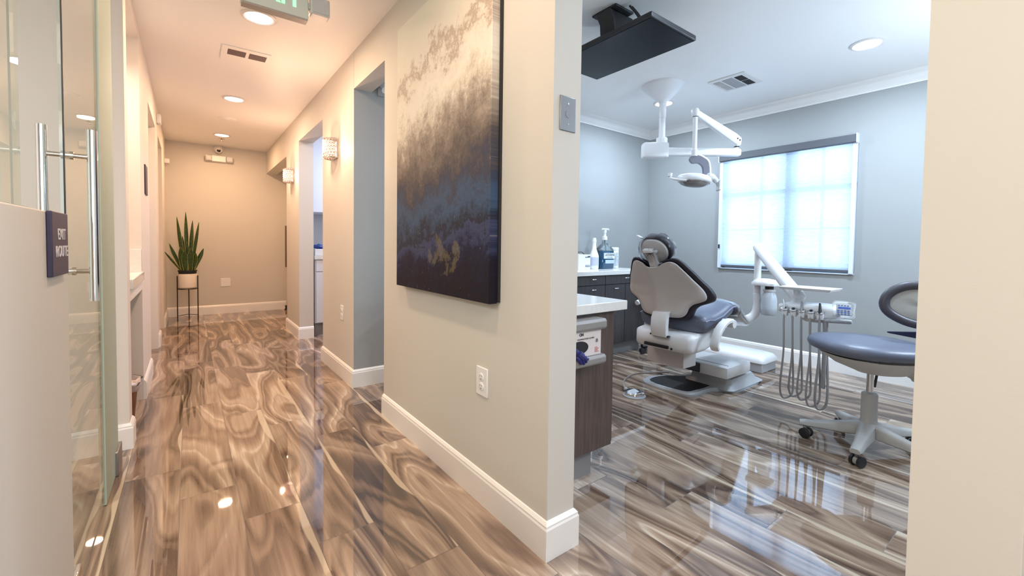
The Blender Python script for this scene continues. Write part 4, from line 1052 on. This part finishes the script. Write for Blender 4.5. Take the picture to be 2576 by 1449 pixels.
# ------------------------------------------------------------------ delivery unit
dv = thing('delivery_unit', 'white dental delivery unit with hanging grey hoses, tray arm and keypad', 'dental unit', (3.5, 1.4, 0))
pk = (3.60, 1.535)
MB().tube(smoothpoly([(3.06, 1.68, .455), (3.25, 1.68, .455), (3.45, 1.65, .465), (3.56, 1.58, .495), (3.60, 1.535, .56), (3.60, 1.535, .70)], 5, False), [.032]*22 + [.028]*4, 14).build('support_arm', WPOW, dv, smooth=True)
MB().cyl((pk[0], pk[1], .68), (pk[0], pk[1], 1.03), .025).build('upright_post', WPOW, dv, smooth=True)
A0, A1 = V(3.585, 1.53, 1.065), V(3.27, 1.135, .735)
da = (A1 - A0).normalized()
MB().tube([A0 - da*.03, A0 - da*.015, A0, A0 + (A1-A0)*.5, A1, A1 + da*.02, A1 + da*.03], [.02, .034, .038, .043, .046, .042, .02], 20).build('balance_arm', WPOW, dv, smooth=True, angle=60)
MB().tube([(3.28, 1.15, .73), (3.26, 1.14, .70), (3.25, 1.135, .67)], .03, 14).build('head_knuckle', WPOW, dv, smooth=True)
# water bottle
bq = (3.60, 1.445)
MB().loft([rrect(.062, .062, .05, .768, (3.60, 1.465)), rrect(.085, .088, .05, .771, (3.60, 1.470)), rrect(.088, .090, .05, .790, (3.60, 1.470)), rrect(.07, .07, .05, .812, (3.60, 1.472)), rrect(.03, .03, .028, .822, (3.60, 1.475))]).build('bottle_bracket', WPOW, dv, smooth=True, angle=60)
MB().lathe([(.030, .735), (.030, .768)], (bq[0], bq[1], 0), 20).build('bottle_neck_gap', DARKP, dv)
MB().lathe([(.040, .722), (.044, .728), (.044, .738), (.030, .742)], (bq[0], bq[1], 0), 24).build('bottle_collar', WPOW, dv, smooth=True)
MB().lathe([(.045, .540), (.052, .544), (.056, .60), (.055, .66), (.048, .695), (.038, .715), (.034, .724)], (bq[0], bq[1], 0), 28).build('water_bottle', WBOT, dv, smooth=True, angle=60)
# control head, long axis along y
def head_sec(y, x0, x1, z0, z1, r=.02):
    c = ((x0 + x1)/2, (z0 + z1)/2); return [V(p.x, y, p.y) for p in rrect((x1 - x0)/2, (z1 - z0)/2, r, 0, c)]
m = MB(); m.loft([head_sec(1.195, 3.13, 3.25, .655, .685, .012), head_sec(1.185, 3.10, 3.27, .645, .697, .02), head_sec(1.10, 3.09, 3.28, .638, .704, .024), head_sec(1.0, 3.085, 3.29, .628, .712, .026), head_sec(.92, 3.09, 3.29, .620, .712, .028), head_sec(.865, 3.10, 3.28, .630, .704, .024), head_sec(.845, 3.13, 3.25, .645, .69, .016)])
m.build('control_head', WPOW, dv, smooth=True, angle=60)
hy = [1.140, 1.090, 1.042, .992, .944]
for i, yy in enumerate(hy):
    zz = .672
    q = MB(); q.lathe([(.012, -.012), (.021, 0), (.021, .006), (.012, .008)], (0, 0, 0), 18, M=Matrix.Translation((3.082, yy, zz - .002)) @ Euler((0, math.radians(-35), 0)).to_matrix().to_4x4())
    q.build('holder_ring', CHROME, dv, smooth=True)
    q = MB(); q.lathe([(.009, .0), (.009, .011)], (0, 0, 0), 12, M=Matrix.Translation((3.082, yy, zz - .002)) @ Euler((0, math.radians(-35), 0)).to_matrix().to_4x4()); q.build('holder_bore', DARKP, dv)
    MB().box(3.068, 3.10, yy - .017, yy + .017, .625, .668, bev=.009).build('holder_arm', WPOW, dv, smooth=True)
    if i == 0:
        MB().tube([(3.07, yy, .672), (3.085, yy + .006, .70), (3.10, yy + .016, .728)], [.006, .007, .006], 10).build('air_syringe', CHROME, dv, smooth=True)
        MB().tube([(3.098, yy + .030, .727), (3.10, yy + .0, .728)], .0035, 8).build('syringe_button', CHROME, dv)
    elif i in (2, 4):
        MB().tube([(3.07, yy, .66), (3.085, yy + .004, .695), (3.10, yy + .010, .725)], [.009, .008, .0055], 10).build('handpiece_coupler', DARKP if i == 4 else STEEL, dv, smooth=True)
zb = [.085, .11, .10, .075, .07]
for i, yy in enumerate(hy):
    k = -1
    y2 = yy - (.030 if i < 4 else .022)
    x_ = 3.075
    lo = zb[i]
    pts = smoothpoly([(x_, yy, .655), (x_ - .004, yy, .58), (x_ - .004, yy - .004, .40), (x_, yy + .010, .20), (x_ + .010, yy + .012, lo + .04), (x_ + .02, yy - .004, lo), (x_ + .035, y2 - .014, lo + .03), (x_ + .045, y2 - .018, .20), (x_ + .05, y2 - .006, .42), (x_ + .05, y2, .60), (x_ + .05, y2, .65)], 5, False)
    MB().tube(pts, .0060 if i != 4 else .0075, 8).build('hose', HOSE, dv, smooth=True)
MB().tube(smoothpoly([(3.10, .925, .64), (3.10, .92, .50), (3.11, .925, .32), (3.12, .93, .20)], 4, False), .013, 8).build('hose', HOSE, dv, smooth=True)
# tray on a stalk
MB().tube([(3.24, 1.14, .70), (3.235, 1.135, .795)], .012, 10).build('tray_stalk', WPOW, dv, smooth=True)
m = MB()
TR = [(3.08, 1.175), (3.08, .90), (3.28, .90), (3.28, 1.175)]
def trr(e, z): return [V(3.18 + (x - 3.18) * (1 + e), 1.035 + (y - 1.035) * (1 + e), z) for x, y in TR]
m.loft([trr(-.02, .797), trr(.0, .800), trr(.05, .810), trr(.05, .813), trr(-.01, .804), trr(-.9, .803)]); m.build('tray', WHITE, dv, smooth=False)
# keypad with film, angled to the viewer
Mk = frame((3.06, .822, .706), V(.30, -.95, 0), V(.35, .12, .93)) @ Matrix.Scale(.88, 4)
MB().box(-.040, .040, -.038, .038, -.012, 0, bev=.005, M=Mk).build('keypad_body', WPOW, dv, smooth=True, angle=50)
kp = MB()
MB().box(-.030, .036, .004, .018, 0, .0012, M=Mk).build('keypad_display', mat('display_blue', (.12, .22, .75), .3), dv)
m = MB()
for r_ in range(2):
    for c_ in range(4): m.box(-.035 + .018*c_, -.023 + .018*c_, -.012 - .012*r_, -.005 - .012*r_, 0, .0013, M=Mk)
for c_ in range(4): m.box(-.030 + .016*c_, -.022 + .016*c_, .024, .030, 0, .0013, M=Mk)
for c_ in range(4): m.box(-.033 + .018*c_, -.024 + .018*c_, -.036, -.029, 0, .0013, M=Mk)
m.build('keypad_buttons', INKB, dv)
m = MB(); rg = []
for k, (s, o) in enumerate(((1.0, -.016), (1.15, -.006), (1.22, .004), (1.1, .010), (.6, .013), (.05, .012))):
    rg.append([Mk @ V(.050*s*a + random.uniform(-.003, .003), .046*s*b + random.uniform(-.003, .003), o) for a, b in ((-1, -.8), (-.8, -1), (0, -1.02), (.8, -1), (1, -.8), (1.02, 0), (1, .8), (.8, 1), (0, 1.04), (-.8, 1), (-1, .8), (-1.02, 0))])
m.loft(rg).build('keypad_film', CLEAR, dv, smooth=True, angle=180)
MB().tube([(3.10, .865, .66), (3.08, .84, .69)], .012, 8).build('keypad_neck', WPOW, dv)
MB().tube([(3.10, .975, .622), (3.10, .965, .620), (3.095, .80, .633), (3.095, .79, .634)], [.010, .013, .013, .010], 12).build('pull_handle', GREYP, dv, smooth=True)
MB().loft([rrect(.05, .05, .03, .60, (3.17, 1.0)), rrect(.08, .09, .03, .64, (3.18, 1.0))]).build('head_underside', WPOW, dv, smooth=True)

# ------------------------------------------------------------------ operator stool
so = thing('operator_stool', 'wheeled operator stool with slate seat and open oval backrest at right', 'stool', (2.87, .645, 0))
X0, Y0 = 2.87, .645
m = MB(); m.lathe([(.052, .085), (.056, .10), (.040, .15), (.036, .16), (.035, .298), (.031, .302)], (X0, Y0, 0), 24); m.build('column_housing', STOOLB, so, smooth=True)
MB().cyl((X0, Y0, .31), (X0, Y0, .45), .016).build('gas_piston', CHROME, so, smooth=True)
MB().cyl((X0 + .03, Y0 - .012, .33), (X0 + .045, Y0 - .02, .43), .006).build('tilt_cable', DARKP, so)
for a in (112, 184, 256, 328, 40):
    a = math.radians(a); d_ = V(math.cos(a), math.sin(a), 0); s_ = V(-d_.y, d_.x, 0); rings = []
    for u, zt, zb_, w_ in ((.03, .150, .080, .042), (.10, .130, .074, .036), (.20, .108, .070, .028), (.275, .097, .068, .026), (.302, .092, .070, .022)):
        c_ = V(X0, Y0, 0) + d_ * u
        rings.append([c_ + s_*q*w_ + V(0, 0, z_) for q, z_ in ((-1, zb_ + .006), (-.8, zb_), (.8, zb_), (1, zb_ + .006), (.85, zt - .008), (.5, zt), (-.5, zt), (-.85, zt - .008))])
    lg = MB().loft(rings).build('base_leg', STOOLB, so, smooth=True, angle=50)
    cpos = V(X0, Y0, 0) + d_ * .282 + s_ * .0
    ca = a + 1.1
    ax = V(math.cos(ca), math.sin(ca), 0); off = V(-ax.y, ax.x, 0) * .012; cc = cpos + off + V(0, 0, .0275)
    cs = MB().cyl(cc - ax*.010, cc + ax*.010, .020).build('caster_hub', STOOLB, so, smooth=True)
    MB().tube([cpos + V(0, 0, .074), cc + V(0, 0, .012)], .009, 8).build('caster_stem', STEEL, so)
    for s2 in (-1, 1):
        m = MB(); m.tube([cc + ax*(s2*.011), cc + ax*(s2*.013), cc + ax*(s2*.024), cc + ax*(s2*.026)], [.024, .0275, .0275, .024], 20); m.build('caster_wheel', RUBBER, so, smooth=True)
# seat pan
def oval(cx_, cy_, rx, ry, z, rot, n=28, e=2.4):
    out = []
    for k in range(n):
        a = 2*PI*k/n; c_, s_ = math.cos(a), math.sin(a)
        x = rx * math.copysign(abs(c_)**(2/e), c_); y = ry * math.copysign(abs(s_)**(2/e), s_)
        out.append(V(cx_ + x*math.cos(rot) - y*math.sin(rot), cy_ + x*math.sin(rot) + y*math.cos(rot), z))
    return out
rot = math.radians(-40)
MB().loft([oval(X0 + .005, Y0 + .01, .05, .05, .412, rot), oval(X0 + .02, Y0 - .03, .11, .10, .422, rot), oval(X0 + .01, Y0 - .01, .17, .155, .455, rot), oval(X0, Y0, .215, .20, .498, rot), oval(X0, Y0, .222, .205, .508, rot), oval(X0, Y0, .20, .19, .505, rot)]).build('seat_pan', STOOLW, so, smooth=True, angle=60)
rg = []
for s, z in ((.92, .506), (.99, .516), (1.02, .535), (1.0, .552), (.93, .566), (.7, .575), (.35, .572), (.03, .570)):
    r_ = [p + V(0, 0, .10 * ((p - V(X0, Y0, 0)).dot(V(-.46, .89, 0))) * .25) for p in oval(X0, Y0 + .01, .262 * s, .235 * s, z + .010, rot)]
    rg.append(r_)
MB().loft(rg).build('seat_cushion', VINYL, so, smooth=True, angle=80)
MB().loft([oval(X0, Y0 - .01, .215, .20, .505, rot), oval(X0, Y0 - .01, .235, .215, .526, rot)]).build('cushion_base', DARKP, so)
# mechanism with tilt lever on the right
vr2 = V(.46, -.89, 0).normalized()     # direction towards the photograph's right edge
c0 = V(X0, Y0, 0)
MB().box(-.06, .10, -.04, .04, .435, .475, bev=.008, M=Matrix.Translation((X0 + .02, Y0 - .06, 0)) @ Euler((0, 0, math.radians(-62))).to_matrix().to_4x4()).build('mechanism', STOOLW, so, smooth=True)
MB().tube(smoothpoly([c0 + vr2*.06 + V(0, 0, .45), c0 + vr2*.12 + V(0, 0, .440), c0 + vr2*.17 + V(0, 0, .415), c0 + vr2*.20 + V(0, 0, .40)], 4, False), [.013]*5 + [.016]*4 + [.024]*4, 10).build('tilt_lever', STOOLW, so, smooth=True)
MB().tube(smoothpoly([c0 + vr2*.08 + V(0, 0, .49), c0 + vr2*.18 + V(0, 0, .485), c0 + vr2*.26 + V(0, 0, .50)], 4, False), .018, 10).build('back_carrier', STOOLW, so, smooth=True)
# backrest: open ring with light inner panel, standing at the far right
bc = c0 + vr2 * .215 + V(.12, .05, .768)
ub = vr2; vb = V(.05, .02, 1).normalized(); nb = ub.cross(vb).normalized()
ov = smoothpoly([V(-.18, .0), V(-.165, .055), V(-.12, .100), V(-.05, .128), V(.04, .132), V(.12, .12), V(.18, .085), V(.20, .02), V(.18, -.06), V(.12, -.115), V(.03, -.130), V(-.05, -.118), V(-.12, -.085), V(-.165, -.045)], 3)
bpts = [bc + ub*p.x*.80 + vb*p.y*.80 + nb*(-.25*p.x*p.x) for p in ov]
MB().tube(bpts + [bpts[0], bpts[1]], .0235, 12, cap=False).build('backrest_ring', mat('ring_vinyl', (.065, .060, .075), .42), so, smooth=True, angle=180)
m = MB(); m.loft([[bc + ub*p.x*.77*s + vb*p.y*.77*s + nb*(o - .25*p.x*p.x) for p in ov] for s, o in ((.03, -.006), (.9, -.006), (1, 0), (.9, .006), (.03, .006))]); m.build('backrest_panel', STOOLW, so, smooth=True, angle=60)
MB().box(-.03, .03, -.03, .03, -.025, .035, bev=.010, M=Matrix.Translation(bc + ub*.05 - nb*.02 + V(0, 0, .0))).build('backrest_knob', STOOLW, so, smooth=True)
MB().prism([(-.05, -.085), (.06, -.085), (.06, -.20), (-.22, -.158), (-.22, -.150), (-.05, -.138)], lambda a, b: bc + ub*(a + .09) + V(0, 0, b), nb * .02).build('backrest_bracket', mat('navy_bracket', (.012, .014, .05), .4), so, bevel=.003)
# second stool, only its caster and foot show behind the chair
t = thing('assistant_stool', 'dark stool caster and foot half hidden behind the dental chair', 'stool', (3.76, 2.5, 0))
MB().lathe([(.045, .07), (.04, .12), (.03, .13), (.03, .40), (.02, .41)], (3.76, 2.50, 0), 20).build('column', DARKP, t, smooth=True)
MB().loft([oval(3.76, 2.50, .13, .13, .41, 0), oval(3.76, 2.50, .15, .15, .43, 0), oval(3.76, 2.50, .15, .15, .47, 0), oval(3.76, 2.50, .12, .12, .49, 0)]).build('seat_cushion', VINYLD, t, smooth=True)
for a in (158, 230, 302, 14, 86):
    a = math.radians(a); d_ = V(math.cos(a), math.sin(a), 0)
    MB().tube([V(3.76, 2.50, .10), V(3.76, 2.50, .075) + d_ * .20], [.026, .014], 8).build('base_leg', DARKP, t, smooth=True)
    c_ = V(3.76, 2.50, .028) + d_ * .20; s_ = V(-d_.y, d_.x, 0)
    m = MB(); m.tube([c_ - s_*.022, c_ - s_*.02, c_ + s_*.02, c_ + s_*.022], [.022, .028, .028, .022], 16); m.build('caster_wheel', RUBBER, t, smooth=True)
